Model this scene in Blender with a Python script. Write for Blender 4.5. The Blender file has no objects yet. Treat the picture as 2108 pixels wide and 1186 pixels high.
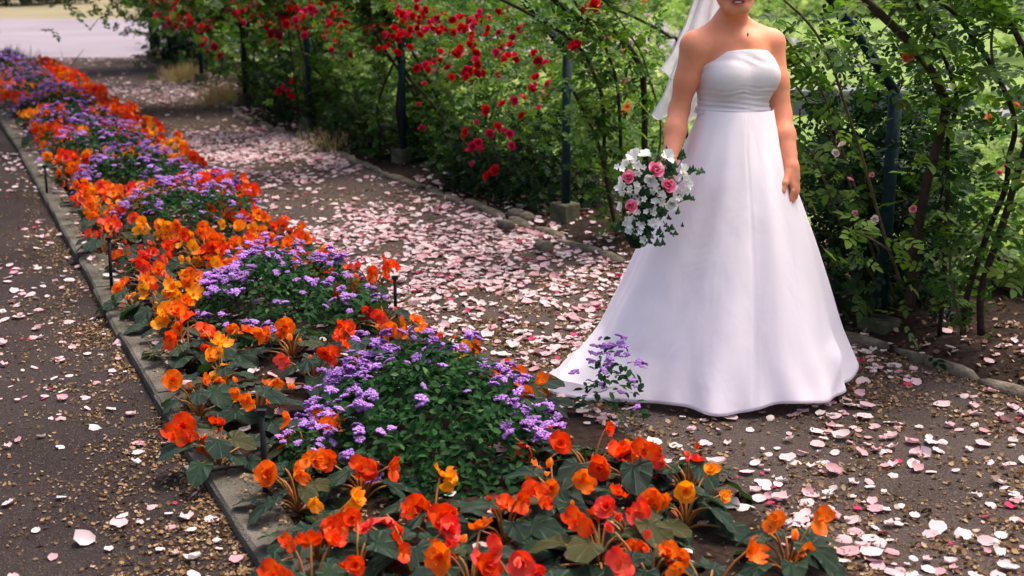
import bpy, bmesh, math, random
import numpy as np
from mathutils import Vector, Matrix, Euler

R = math.radians
random.seed(11)
rng = np.random.default_rng(11)
scene = bpy.context.scene
col = scene.collection

# ------------------------------------------------------------------ camera
F_PX, W_PX, H_PX, HORIZON, CAM_H = 2700.0, 2108.0, 1186.0, -80.0, 1.6
PITCH = math.atan((H_PX / 2 - HORIZON) / F_PX)
cam_data = bpy.data.cameras.new('camera')
cam = bpy.data.objects.new('camera', cam_data)
col.objects.link(cam)
cam.location = (0, 0, CAM_H)
cam.rotation_euler = (math.pi / 2 - PITCH, 0, 0)
cam_data.sensor_width = 36.0
cam_data.lens = 36.0 * F_PX / W_PX
cam_data.clip_start = 0.05
cam_data.clip_end = 2000
cam_data.dof.use_dof = True
cam_data.dof.focus_distance = 4.75
cam_data.dof.aperture_fstop = 3.4
scene.camera = cam

# ------------------------------------------------------------------ sky and sun
SUN_EL, SUN_AZ = R(68), math.atan2(0.82, 0.55)          # azimuth clockwise from +Y
world = bpy.data.worlds.new('World')
scene.world = world
world.use_nodes = True
wn = world.node_tree.nodes
sky = wn.new('ShaderNodeTexSky')
sky.sky_type = 'NISHITA'
sky.sun_disc = False
sky.sun_elevation = SUN_EL
sky.sun_rotation = SUN_AZ
sky.air_density = 0.7
sky.dust_density = 7.0
sky.ozone_density = 0.6
wn['Background'].inputs['Strength'].default_value = 0.15
world.node_tree.links.new(sky.outputs[0], wn['Background'].inputs['Color'])
sun_data = bpy.data.lights.new('sun', 'SUN')
sun_data.energy = 1.25
sun_data.angle = R(14)
sun_data.color = (1.0, 0.93, 0.84)
sun = bpy.data.objects.new('sun', sun_data)
col.objects.link(sun)
sd = Vector((math.sin(SUN_AZ) * math.cos(SUN_EL), math.cos(SUN_AZ) * math.cos(SUN_EL), math.sin(SUN_EL)))
sun.rotation_euler = sd.to_track_quat('Z', 'Y').to_euler()
sun.location = sd * 30

scene.view_settings.view_transform = 'Standard'
scene.view_settings.look = 'None'
scene.view_settings.gamma = 1
scene.view_settings.use_curve_mapping = False
scene.view_settings.exposure = 1.4
scene.render.engine = 'CYCLES'
scene.cycles.max_bounces = 8
scene.cycles.transparent_max_bounces = 12
scene.cycles.use_denoising = True

# ------------------------------------------------------------------ placing helpers
CP, SP = math.cos(PITCH), math.sin(PITCH)
def ray(x, y):
    dy = H_PX / 2 - y
    return np.array([x - W_PX / 2, F_PX * CP + dy * SP, -F_PX * SP + dy * CP])
def gp(x, y, z=0.0):
    d = ray(x, y); k = (z - CAM_H) / d[2]
    return np.array([d[0] * k, d[1] * k, z])
def at(x, y, Y):
    d = ray(x, y); k = Y / d[1]
    return np.array([d[0] * k, Y, CAM_H + d[2] * k])
ANG = R(25.5)
NV = np.array([math.cos(ANG), math.sin(ANG)])     # across the bed, to the right
UV = np.array([-math.sin(ANG), math.cos(ANG)])    # along the bed, away
def st(s, t, z=0.0):
    return np.array([s * NV[0] + t * UV[0], s * NV[1] + t * UV[1], z])
def to_st(p):
    return float(np.dot(p[:2], NV)), float(np.dot(p[:2], UV))
def ats(x, y, s):
    d = ray(x, y); k = s / (d[0] * NV[0] + d[1] * NV[1])
    return np.array([d[0] * k, d[1] * k, CAM_H + d[2] * k])
def project(P):
    P = np.asarray(P, float).reshape(-1, 3)
    x = P[:, 0]; y = P[:, 1]; z = P[:, 2] - CAM_H
    dep = y * CP - z * SP; up = y * SP + z * CP
    return np.stack([W_PX / 2 + F_PX * x / dep, H_PX / 2 - F_PX * up / dep, dep], 1)

# ------------------------------------------------------------------ mesh helpers
def make_mesh(name, V, Fc, mat=None, smooth=True, colr=None, uvs=None):
    me = bpy.data.meshes.new(name)
    V = np.asarray(V, np.float32)
    if isinstance(Fc, np.ndarray) and Fc.ndim == 2:
        k = Fc.shape[1]; m = len(Fc)
        me.vertices.add(len(V)); me.vertices.foreach_set('co', V.ravel())
        me.loops.add(m * k); me.loops.foreach_set('vertex_index', Fc.astype(np.int32).ravel())
        me.polygons.add(m)
        me.polygons.foreach_set('loop_start', np.arange(0, m * k, k, dtype=np.int32))
        me.update(calc_edges=True)
    else:
        me.from_pydata(V.tolist(), [], [list(map(int, f)) for f in Fc])
    if smooth:
        me.polygons.foreach_set('use_smooth', np.ones(len(me.polygons), bool))
    if colr is not None:
        a = me.attributes.new('col', 'FLOAT_COLOR', 'POINT')
        c = np.ones((len(V), 4), np.float32); c[:, :colr.shape[1]] = colr
        a.data.foreach_set('color', c.ravel())
    if uvs is not None:
        ul = me.uv_layers.new(name='UVMap')
        vi = np.zeros(len(me.loops), np.int32); me.loops.foreach_get('vertex_index', vi)
        ul.data.foreach_set('uv', np.asarray(uvs, np.float32)[vi].ravel())
    if mat is not None: me.materials.append(mat)
    me.validate(clean_customdata=False); me.update()
    return me
def obj(name, me, parent=None, loc=None, rot=None, scale=None, **props):
    o = bpy.data.objects.new(name, me)
    col.objects.link(o)
    if parent is not None: o.parent = parent
    if loc is not None: o.location = [float(v) for v in loc]
    if rot is not None: o.rotation_euler = [float(v) for v in rot]
    if scale is not None: o.scale = (scale,) * 3 if np.isscalar(scale) else scale
    for k, v in props.items(): o[k] = v
    return o
def empty(name, loc, label, category, group=None, rz=0.0):
    o = obj(name, None, None, loc, (0, 0, rz), label=label, category=category)
    o.empty_display_size = 0.1
    if group: o['group'] = group
    return o
class MB:
    """collects pieces into one mesh"""
    def __init__(s): s.V = []; s.F = []; s.C = []; s.n = 0
    def add(s, V, Fc, c=None):
        V = np.asarray(V, float)
        s.V.append(V); s.F += [[i + s.n for i in f] for f in Fc]
        if c is None: c = np.zeros((len(V), 3))
        c = np.asarray(c, float)
        if c.ndim == 1: c = np.tile(c, (len(V), 1))
        s.C.append(c); s.n += len(V)
    def box(s, c, h, rz=0.0, j=0.0):
        v = np.array([[x, y, z] for z in (-1, 1) for y in (-1, 1) for x in (-1, 1)], float) * np.array(h)
        if j: v += rng.normal(0, j, v.shape)
        cs, sn = math.cos(rz), math.sin(rz)
        v = v @ np.array([[cs, sn, 0], [-sn, cs, 0], [0, 0, 1]]) + np.array(c)
        s.add(v, [(0, 2, 3, 1), (4, 5, 7, 6), (0, 1, 5, 4), (2, 6, 7, 3), (0, 4, 6, 2), (1, 3, 7, 5)])
    def mesh(s, name, mat, smooth=True):
        return make_mesh(name, np.concatenate(s.V), s.F, mat, smooth, np.concatenate(s.C))
def catmull(P, n):
    P = np.asarray(P, float)
    if len(P) < 3:
        return np.array([P[0] + (P[-1] - P[0]) * k / n for k in range(n + 1)])
    Q = np.vstack([2 * P[0] - P[1], P, 2 * P[-1] - P[-2]])
    out = []
    for i in range(1, len(Q) - 2):
        for k in range(n):
            t = k / n
            out.append(.5 * ((2 * Q[i]) + (-Q[i - 1] + Q[i + 1]) * t + (2 * Q[i - 1] - 5 * Q[i] + 4 * Q[i + 1] - Q[i + 2]) * t * t
                             + (-Q[i - 1] + 3 * Q[i] - 3 * Q[i + 1] + Q[i + 2]) * t ** 3))
    out.append(P[-1])
    return np.array(out)
def tube(P, rad, seg=7):
    P = np.asarray(P, float); n = len(P)
    rad = np.interp(np.linspace(0, 1, n), np.linspace(0, 1, len(rad)), rad) if np.ndim(rad) else np.full(n, rad)
    T = np.gradient(P, axis=0); T /= np.linalg.norm(T, axis=1)[:, None] + 1e-9
    a = np.cross(T[0], [0.3, 0.9, 0.1]); a /= np.linalg.norm(a)
    V = []
    for i in range(n):
        a = a - T[i] * a.dot(T[i]); a /= np.linalg.norm(a) + 1e-9
        b = np.cross(T[i], a)
        for k in range(seg):
            th = 2 * math.pi * k / seg
            V.append(P[i] + rad[i] * (math.cos(th) * a + math.sin(th) * b))
    Fc = [(i * seg + k, i * seg + (k + 1) % seg, (i + 1) * seg + (k + 1) % seg, (i + 1) * seg + k) for i in range(n - 1) for k in range(seg)]
    Fc += [tuple(range(seg))[::-1], tuple((n - 1) * seg + k for k in range(seg))]
    return np.array(V), Fc
def fold_noise(P, f=1.0, seed=0):
    """cheap smooth 3-D noise in about -1..1"""
    r = np.random.default_rng(seed); out = np.zeros(len(P))
    for k in range(6):
        w = r.normal(0, 1, 3); w /= np.linalg.norm(w)
        out += np.sin((P @ w) * f * (0.7 + 0.5 * k) * 2.2 + r.uniform(0, 6.28)) / (1 + 0.25 * k)
    return out / 3.2

# ------------------------------------------------------------------ materials
# reflectance of whole materials relative to the colours written with them
ALBEDO = {'rose_leaf': .92, 'rose_leaf_dark': .55, 'bush_leaf': 1.35, 'ageratum_leaf': .85, 'hedge_leaf': .6, 'fern': .6, 'dry_grass': .62,
          'begonia_red': .95, 'begonia_orange': .95, 'begonia_amber': .95, 'begonia_coral': .95, 'red_rose': .85, 'crimson_rose': .85, 'pink_rose': .75, 'pale_rose': .7, 'salmon_rose': .75,
          'white_bloom': .86, 'bouquet_pink': 1.0, 'petal_pale': .62, 'petal_magenta': .7, 'litter': .55, 'bark_litter': .6,
          'kerb_concrete': .62, 'edging_stone': .65, 'mossy_block': .65, 'grey_stone': .6, 'soil': .6, 'lawn': 1.0, 'dry_lawn': .66, 'pale_road': 1.0, 'cane': .7, 'cane_young': .7, 'lavender_leaf': .6}
def alb(name, c): return tuple(v * ALBEDO.get(name, 1.0) for v in c)
def new_mat(name):
    m = bpy.data.materials.new(name); m.use_nodes = True
    return m, m.node_tree.nodes, m.node_tree.links, m.node_tree.nodes['Principled BSDF']
def plain(name, c, rough=0.6, spec=0.4, var=0.12, scale=18.0, bump=0.0, metal=0.0, c2=None, bscale=None):
    m, N, L, B = new_mat(name)
    tc = N.new('ShaderNodeTexCoord'); nz = N.new('ShaderNodeTexNoise')
    nz.inputs['Scale'].default_value = scale; nz.inputs['Detail'].default_value = 6
    L.new(tc.outputs['Object'], nz.inputs['Vector'])
    mx = N.new('ShaderNodeMix'); mx.data_type = 'RGBA'
    c2 = alb(name, c2 or tuple(v * (1 - 3 * var) for v in c)); c = alb(name, c)
    mx.inputs['A'].default_value = (*c2, 1); mx.inputs['B'].default_value = (*c, 1)
    rp = N.new('ShaderNodeMapRange'); rp.inputs[1].default_value = .3; rp.inputs[2].default_value = .68
    L.new(nz.outputs[0], rp.inputs[0]); L.new(rp.outputs[0], mx.inputs['Factor'])
    L.new(mx.outputs['Result'], B.inputs['Base Color'])
    B.inputs['Roughness'].default_value = rough; B.inputs['Specular IOR Level'].default_value = spec * .4
    B.inputs['Metallic'].default_value = metal
    if bump:
        bp = N.new('ShaderNodeBump'); bp.inputs['Strength'].default_value = bump; bp.inputs['Distance'].default_value = 0.01
        n2 = N.new('ShaderNodeTexNoise'); n2.inputs['Scale'].default_value = bscale or scale * 4; n2.inputs['Detail'].default_value = 5
        L.new(tc.outputs['Object'], n2.inputs['Vector']); L.new(n2.outputs[0], bp.inputs['Height']); L.new(bp.outputs[0], B.inputs['Normal'])
    return m
def ramp_attr(N, L, stops, chan=0):
    at_ = N.new('ShaderNodeAttribute'); at_.attribute_name = 'col'
    sp = N.new('ShaderNodeSeparateColor'); L.new(at_.outputs['Color'], sp.inputs[0])
    cr = N.new('ShaderNodeValToRGB'); L.new(sp.outputs[chan], cr.inputs[0])
    els = cr.color_ramp.elements
    while len(els) < len(stops): els.new(0.5)
    for e, (p, c) in zip(els, stops): e.position = p; e.color = (*c, 1)
    return cr, sp
def leafy(name, stops, trans=0.35, rough=0.45, spec=0.4, tcol=1.25, chan=0):
    """thin foliage or petals: colour from the 'col' attribute, light passes through"""
    m, N, L, B = new_mat(name)
    cr, sp = ramp_attr(N, L, [(p_, alb(name, c_)) for p_, c_ in stops], chan)
    L.new(cr.outputs[0], B.inputs['Base Color'])
    B.inputs['Roughness'].default_value = rough; B.inputs['Specular IOR Level'].default_value = spec * .35
    tr = N.new('ShaderNodeBsdfTranslucent')
    hs = N.new('ShaderNodeHueSaturation'); hs.inputs['Value'].default_value = tcol; hs.inputs['Saturation'].default_value = 1.1
    L.new(cr.outputs[0], hs.inputs['Color']); L.new(hs.outputs[0], tr.inputs['Color'])
    mx = N.new('ShaderNodeMixShader'); mx.inputs[0].default_value = trans
    L.new(B.outputs[0], mx.inputs[1]); L.new(tr.outputs[0], mx.inputs[2])
    L.new(mx.outputs[0], N['Material Output'].inputs['Surface'])
    return m

M = {}
M['rose_leaf'] = leafy('rose_leaf', [(0, (.014, .04, .008)), (.5, (.05, .115, .018)), (.85, (.13, .22, .03)), (1, (.22, .27, .04))], .4, .45, .3)
M['rose_leaf_dark'] = leafy('rose_leaf_dark', [(0, (.004, .016, .006)), (.6, (.018, .055, .016)), (1, (.075, .14, .025))], .3, .45, .22)  # darker copy of the rose leaf; deep low shade is part of its tone
M['bush_leaf'] = leafy('bush_leaf', [(0, (.04, .085, .02)), (.5, (.15, .23, .055)), (1, (.36, .40, .14))], .42, .5, .4)
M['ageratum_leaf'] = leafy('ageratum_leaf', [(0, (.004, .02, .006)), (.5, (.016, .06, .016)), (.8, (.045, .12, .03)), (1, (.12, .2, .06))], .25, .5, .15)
M['dry_grass'] = leafy('dry_grass', [(0, (.34, .24, .09)), (1, (.72, .57, .28))], .3, .7, .2)
M['fern'] = leafy('fern', [(0, (.13, .2, .06)), (1, (.34, .4, .16))], .4, .5, .3)
def begonia_petals(name, edge, mid, core):
    return leafy(name, [(0, core), (.3, mid), (.8, edge), (1, edge)], .38, .5, .35, 1.1)
BEG = [begonia_petals('begonia_red', (.74, .036, .006), (.83, .10, .008), (.86, .30, .02)),
       begonia_petals('begonia_orange', (.83, .12, .007), (.87, .22, .012), (.88, .44, .03)),
       begonia_petals('begonia_amber', (.85, .25, .012), (.87, .38, .02), (.87, .52, .04)),
       begonia_petals('begonia_coral', (.74, .055, .05), (.8, .12, .055), (.85, .34, .12))]
M['red_rose'] = leafy('red_rose', [(0, (.26, .002, .006)), (.6, (.56, .008, .016)), (1, (.66, .02, .03))], .25, .5, .3)
M['crimson_rose'] = leafy('crimson_rose', [(0, (.34, .004, .03)), (.6, (.6, .014, .07)), (1, (.7, .05, .14))], .3, .5, .3)
M['pink_rose'] = leafy('pink_rose', [(0, (.62, .09, .14)), (.6, (.76, .26, .3)), (1, (.85, .45, .46))], .3, .5, .3)
M['pale_rose'] = leafy('pale_rose', [(0, (.7, .42, .38)), (.6, (.8, .66, .6)), (1, (.86, .78, .72))], .3, .5, .3)
M['salmon_rose'] = leafy('salmon_rose', [(0, (.75, .2, .05)), (.6, (.8, .22, .08)), (1, (.85, .32, .14))], .3, .5, .3)
M['white_bloom'] = leafy('white_bloom', [(0, (.6, .58, .3)), (.4, (.78, .77, .7)), (1, (.84, .83, .8))], .25, .5, .3)
M['bouquet_pink'] = leafy('bouquet_pink', [(0, (.6, .03, .13)), (.5, (.74, .11, .25)), (.85, (.8, .28, .4)), (1, (.84, .52, .54))], .2, .5, .3)
M['petal_pale'] = leafy('petal_pale', [(0, (.62, .27, .31)), (.35, (.74, .46, .49)), (.75, (.82, .65, .65)), (1, (.84, .73, .70))], .2, .7, .1)
M['petal_magenta'] = leafy('petal_magenta', [(0, (.5, .01, .07)), (1, (.62, .06, .16))], .2, .6, .2)
M['litter'] = leafy('litter', [(0, (.07, .038, .02)), (.4, (.24, .14, .065)), (.75, (.46, .3, .16)), (1, (.78, .6, .46))], .12, .8, .15)
M['bark_litter'] = leafy('bark_litter', [(0, (.05, .03, .022)), (.5, (.2, .11, .07)), (.85, (.55, .38, .26)), (1, (.75, .58, .46))], .1, .8, .15)

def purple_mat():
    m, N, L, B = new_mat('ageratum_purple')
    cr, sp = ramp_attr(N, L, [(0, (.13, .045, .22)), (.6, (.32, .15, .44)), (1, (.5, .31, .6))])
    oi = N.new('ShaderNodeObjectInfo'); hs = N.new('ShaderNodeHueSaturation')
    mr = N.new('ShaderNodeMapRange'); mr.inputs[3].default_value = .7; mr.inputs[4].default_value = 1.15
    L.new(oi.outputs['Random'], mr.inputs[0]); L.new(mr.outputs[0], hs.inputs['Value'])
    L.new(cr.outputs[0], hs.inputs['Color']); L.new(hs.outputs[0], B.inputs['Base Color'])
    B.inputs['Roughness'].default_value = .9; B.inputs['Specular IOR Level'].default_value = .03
    return m
M['purple'] = purple_mat()
def begonia_leaf_mat():
    m, N, L, B = new_mat('begonia_leaf')
    uv = N.new('ShaderNodeUVMap'); uv.uv_map = 'UVMap'
    sx = N.new('ShaderNodeSeparateXYZ'); L.new(uv.outputs[0], sx.inputs[0])
    w = N.new('ShaderNodeMath'); w.operation = 'MULTIPLY'; w.inputs[1].default_value = 2 * math.pi * 8
    L.new(sx.outputs[0], w.inputs[0])
    c = N.new('ShaderNodeMath'); c.operation = 'COSINE'; L.new(w.outputs[0], c.inputs[0])
    vein = N.new('ShaderNodeMapRange'); vein.inputs[1].default_value = .86; vein.inputs[2].default_value = 1.0
    L.new(c.outputs[0], vein.inputs[0])
    oi = N.new('ShaderNodeObjectInfo')
    base = N.new('ShaderNodeValToRGB'); L.new(oi.outputs['Random'], base.inputs[0])
    base.color_ramp.elements.new(.9)
    for e, (p, cc) in zip(list(base.color_ramp.elements), [(0, (.005, .021, .0095)), (.86, (.014, .043, .02)), (.94, (.06, .055, .011))]):
        e.position = p; e.color = (*cc, 1)
    nz = N.new('ShaderNodeTexNoise'); nz.inputs['Scale'].default_value = 60
    mx0 = N.new('ShaderNodeMix'); mx0.data_type = 'RGBA'; mx0.blend_type = 'MULTIPLY'; mx0.inputs['Factor'].default_value = .7
    L.new(base.outputs[0], mx0.inputs['A']); L.new(nz.outputs[0], mx0.inputs['B'])
    mx = N.new('ShaderNodeMix'); mx.data_type = 'RGBA'; mx.inputs['B'].default_value = (.075, .115, .068, 1)
    vm = N.new('ShaderNodeMath'); vm.operation = 'MULTIPLY'; vm.inputs[1].default_value = .5
    L.new(vein.outputs[0], vm.inputs[0]); L.new(vm.outputs[0], mx.inputs['Factor'])
    L.new(mx0.outputs['Result'], mx.inputs['A']); L.new(mx.outputs['Result'], B.inputs['Base Color'])
    bp = N.new('ShaderNodeBump'); bp.inputs['Strength'].default_value = .5; bp.inputs['Distance'].default_value = .006
    ad = N.new('ShaderNodeMath'); ad.operation = 'ADD'; L.new(c.outputs[0], ad.inputs[0]); L.new(nz.outputs[0], ad.inputs[1])
    L.new(ad.outputs[0], bp.inputs['Height']); L.new(bp.outputs[0], B.inputs['Normal'])
    B.inputs['Roughness'].default_value = .45; B.inputs['Specular IOR Level'].default_value = .16
    tr = N.new('ShaderNodeBsdfTranslucent'); tr.inputs['Color'].default_value = (.05, .11, .02, 1)
    ms = N.new('ShaderNodeMixShader'); ms.inputs[0].default_value = .15
    L.new(B.outputs[0], ms.inputs[1]); L.new(tr.outputs[0], ms.inputs[2]); L.new(ms.outputs[0], N['Material Output'].inputs['Surface'])
    return m
M['begonia_leaf'] = begonia_leaf_mat()
M['begonia_stem'] = plain('begonia_stem', (.34, .07, .03), .45, .4, .2, 40, c2=(.16, .14, .03))
M['green_stem'] = plain('green_stem', (.09, .14, .04), .6, .3, .2, 30)
M['cane'] = plain('cane', (.062, .04, .027), .75, .3, .2, 60, .5, c2=(.03, .022, .016))
M['cane_young'] = plain('cane_young', (.14, .12, .06), .65, .3, .2, 60, .3, c2=(.07, .05, .03))
M['post'] = plain('post_paint', (.010, .03, .034), .55, .25, .15, 30, .15, c2=(.005, .012, .014))
M['stake'] = plain('stake_metal', (.012, .012, .014), .5, .4, .2, 60)
M['block'] = plain('mossy_block', (.16, .15, .1), .9, .2, .2, 14, .6, c2=(.05, .065, .03))
M['kerb'] = plain('kerb_concrete', (.19, .17, .14), .95, .1, .15, 7, 1.0, c2=(.075, .07, .052), bscale=120)
M['stone'] = plain('edging_stone', (.26, .22, .17), .95, .1, .2, 16, 1.0, c2=(.07, .06, .042), bscale=70)
M['wall'] = plain('grey_stone', (.34, .34, .36), .9, .2, .15, 10, .5, c2=(.18, .18, .19))
M['soil'] = plain('soil', (.05, .033, .024), .95, .1, .2, 30, 1.0, c2=(.016, .011, .009), bscale=90)
M['lawn'] = plain('lawn', (.17, .23, .065), .9, .1, .12, 1.2, .8, c2=(.10, .16, .04), bscale=70)
M['dry_lawn'] = plain('dry_lawn', (.31, .25, .17), .9, .1, .12, .35, .6, c2=(.23, .22, .12), bscale=40)
M['road'] = plain('pale_road', (.215, .19, .215), .9, .0, .05, .4, .4, c2=(.17, .15, .17), bscale=60)
M['hedge'] = leafy('hedge_leaf', [(0, (.01, .03, .01)), (.6, (.03, .07, .02)), (1, (.08, .13, .03))], .3, .5, .3)
M['cardboard'] = plain('handle_satin', (.75, .73, .7), .4, .4, .03, 10)

def gravel_mat(name, a, b, c):
    m, N, L, B = new_mat(name)
    tc = N.new('ShaderNodeTexCoord')
    n1 = N.new('ShaderNodeTexNoise'); n1.inputs['Scale'].default_value = 1.3; n1.inputs['Detail'].default_value = 5
    n2 = N.new('ShaderNodeTexNoise'); n2.inputs['Scale'].default_value = 150; n2.inputs['Detail'].default_value = 4; n2.inputs['Roughness'].default_value = .7
    vo = N.new('ShaderNodeTexVoronoi'); vo.inputs['Scale'].default_value = 130
    for n in (n1, n2, vo): L.new(tc.outputs['Object'], n.inputs['Vector'])
    r1 = N.new('ShaderNodeMapRange'); r1.inputs[1].default_value = .35; r1.inputs[2].default_value = .65; L.new(n1.outputs[0], r1.inputs[0])
    m1 = N.new('ShaderNodeMix'); m1.data_type = 'RGBA'; m1.inputs['A'].default_value = (*a, 1); m1.inputs['B'].default_value = (*b, 1)
    L.new(r1.outputs[0], m1.inputs['Factor'])
    r2 = N.new('ShaderNodeMapRange'); r2.inputs[1].default_value = .54; r2.inputs[2].default_value = .68; L.new(n2.outputs[0], r2.inputs[0])
    m2 = N.new('ShaderNodeMix'); m2.data_type = 'RGBA'; m2.inputs['B'].default_value = (*c, 1)
    L.new(m1.outputs['Result'], m2.inputs['A']); L.new(r2.outputs[0], m2.inputs['Factor'])
    L.new(m2.outputs['Result'], B.inputs['Base Color'])
    bp = N.new('ShaderNodeBump'); bp.inputs['Strength'].default_value = .9; bp.inputs['Distance'].default_value = .006
    ad = N.new('ShaderNodeMath'); ad.operation = 'ADD'; L.new(vo.outputs['Distance'], ad.inputs[0]); L.new(n2.outputs[0], ad.inputs[1])
    L.new(ad.outputs[0], bp.inputs['Height']); L.new(bp.outputs[0], B.inputs['Normal'])
    B.inputs['Roughness'].default_value = .9; B.inputs['Specular IOR Level'].default_value = .04
    return m
M['gravel'] = gravel_mat('path_gravel', (.040, .030, .0265), (.062, .047, .042), (.13, .10, .08))
M['shaded_asphalt'] = gravel_mat('path_asphalt_shaded', (.020, .0155, .0145), (.036, .028, .0265), (.085, .066, .055))  # left path's darker copy; the shade over it is put into these colours

# ------------------------------------------------------------------ the ground
def sheet(name, pts, z, mat):
    me = make_mesh(name, [(p[0], p[1], z) for p in pts], [list(range(len(pts)))], mat, False)
    return obj(name, me, kind='structure')
sheet('ground', [(-400, -60), (400, -60), (400, 700), (-400, 700)], 0.0, M['lawn'])
def strip(name, sa, sb, t0, t1, n, zf, mat, ns=2):
    V = []; Fc = []
    for i in range(n + 1):
        t = t0 + (t1 - t0) * i / n
        for j in range(ns):
            s = sa(t) + (sb(t) - sa(t)) * j / (ns - 1)
            V.append(st(s, t, zf(j / (ns - 1), t)))
    for i in range(n):
        for j in range(ns - 1):
            a = i * ns + j; Fc.append((a, a + 1, a + ns + 1, a + ns))
    return obj(name, make_mesh(name, V, Fc, mat, True), kind='structure')
LEFT_T, LEFT_S = [0, 3.3, 5.3, 7, 11, 13, 26], [.80, .78, .80, .85, .97, 1.02, 1.2]
BEDR_T, BEDR_S = [0, 2.5, 3.7, 5.4, 7.3, 11.6, 20.5, 26], [2.18, 2.2, 2.2, 2.1, 2.1, 2.15, 2.4, 2.5]
EDGE_T, EDGE_S = [0, 3.38, 4.2, 5.9, 7.6, 9.2, 11.3, 13.4, 20.8, 26], [3.95, 3.79, 3.68, 3.52, 3.50, 3.42, 3.45, 3.38, 3.86, 4.1]
left_s = lambda t: float(np.interp(t, LEFT_T, LEFT_S))
bedr_s = lambda t: float(np.interp(t, BEDR_T, BEDR_S))
edge_s = lambda t: float(np.interp(t, EDGE_T, EDGE_S))
BED_END = 21.0
strip('asphalt_path', lambda t: -3.6, lambda t: left_s(t) + .1, -1.0, 24.0, 60, lambda u, t: .004, M['shaded_asphalt'], 6)
strip('gravel_path', lambda t: left_s(t) + .1, lambda t: edge_s(t) + .05, -1.0, 24.0, 60, lambda u, t: .004, M['gravel'], 8)
strip('border_soil', lambda t: edge_s(t), lambda t: edge_s(t) + 1.5 + .3 * math.sin(t * 1.7), 0.5, 23.5, 60,
      lambda u, t: .010 + .05 * math.sin(min(1, u * 3) * math.pi / 2), M['soil'], 8)
sheet('road', [(-90, 22.6), (-4.5, 22.6), (6, 24.0), (6, 37.6), (-90, 39.0)], .009, M['road'])
sheet('far_lawn', [(-90, 39.0), (6, 37.6), (6, 90), (-90, 90)], .006, M['dry_lawn'])

# kerb of concrete lengths along the left side of the bed, soil inside it
soil = strip('soil', lambda t: left_s(t) + .12, lambda t: bedr_s(t), 1.2, BED_END, 60,
             lambda u, t: .012 + .05 * math.sin(math.pi * u), M['soil'], 9)
kerb = obj('kerb', None, None, st(left_s(3), 3), kind='structure')
kerb_inv = np.array(kerb.location)
t = 1.4
while t < BED_END:
    ln = .86 + rng.uniform(-.05, .05)
    a, b = st(left_s(t), t), st(left_s(t + ln - .012), t + ln - .012)
    d = (b - a) / np.linalg.norm(b - a); nrm = np.array([d[1], -d[0], 0])
    w = .155; hgt = .048 + rng.uniform(-.004, .004)
    prof = [(0, -.02), (0, hgt - .01), (.012, hgt), (w - .012, hgt), (w, hgt - .01), (w, -.02)]
    V = []; off = rng.uniform(-.006, .006); ns = 5
    for i in range(ns):
        p = a + (b - a) * i / (ns - 1)
        for (q, z) in prof:
            V.append(p + nrm * (q + off + rng.uniform(-.003, .003)) + np.array([0, 0, z + rng.uniform(-.002, .002)]) - kerb_inv)
    k = len(prof)
    Fc = [(i * k + j, i * k + j + 1, (i + 1) * k + j + 1, (i + 1) * k + j) for i in range(ns - 1) for j in range(k - 1)]
    Fc += [tuple(range(k))[::-1], tuple((ns - 1) * k + j for j in range(k))]
    obj('kerb_slab', make_mesh('kerb_slab', V, Fc, M['kerb'], False), kerb)
    t += ln
# rough stones along the right side of the path
edging = obj('stone_edging', None, None, st(edge_s(5), 5), kind='structure')
edge_org = np.array(edging.location)
def stone_mesh(L_, w, h, seed):
    r = np.random.default_rng(seed)
    bm = bmesh.new(); bmesh.ops.create_icosphere(bm, subdivisions=2, radius=1)
    V = np.array([v.co[:] for v in bm.verts]); Fc = [[v.index for v in f.verts] for f in bm.faces]; bm.free()
    V = np.sign(V) * np.abs(V) ** .7
    V += .2 * np.stack([fold_noise(V, 1.6, seed + k) for k in range(3)], 1) + r.normal(0, .02, V.shape)
    V *= np.array([L_, w, h])
    return make_mesh('stone', V, Fc, M['stone'], True)
t = 1.6
while t < 22:
    ln = rng.uniform(.16, .46) if t < 12 else rng.uniform(.35, .7)
    p = st(edge_s(t + ln / 2) + rng.uniform(-.02, .02), t + ln / 2, .008)
    d = st(edge_s(t + ln), t + ln) - st(edge_s(t), t)
    obj('stone', stone_mesh(ln * .54, rng.uniform(.03, .048), rng.uniform(.024, .04), int(t * 100)), edging, p - edge_org,
        (rng.normal(0, .08), rng.normal(0, .04), math.atan2(d[1], d[0]) + rng.normal(0, .07)))
    t += ln + rng.uniform(.0, .05)
for (x, y, a) in ((1040, 462, .2), (1085, 448, -.1), (1120, 508, .1), (1060, 440, 0)):
    p = gp(x, y, .04)
    obj('stone', stone_mesh(.075, .04, .032, x), edging, p - edge_org, (0, 0, ANG + math.pi / 2 + a))

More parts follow.
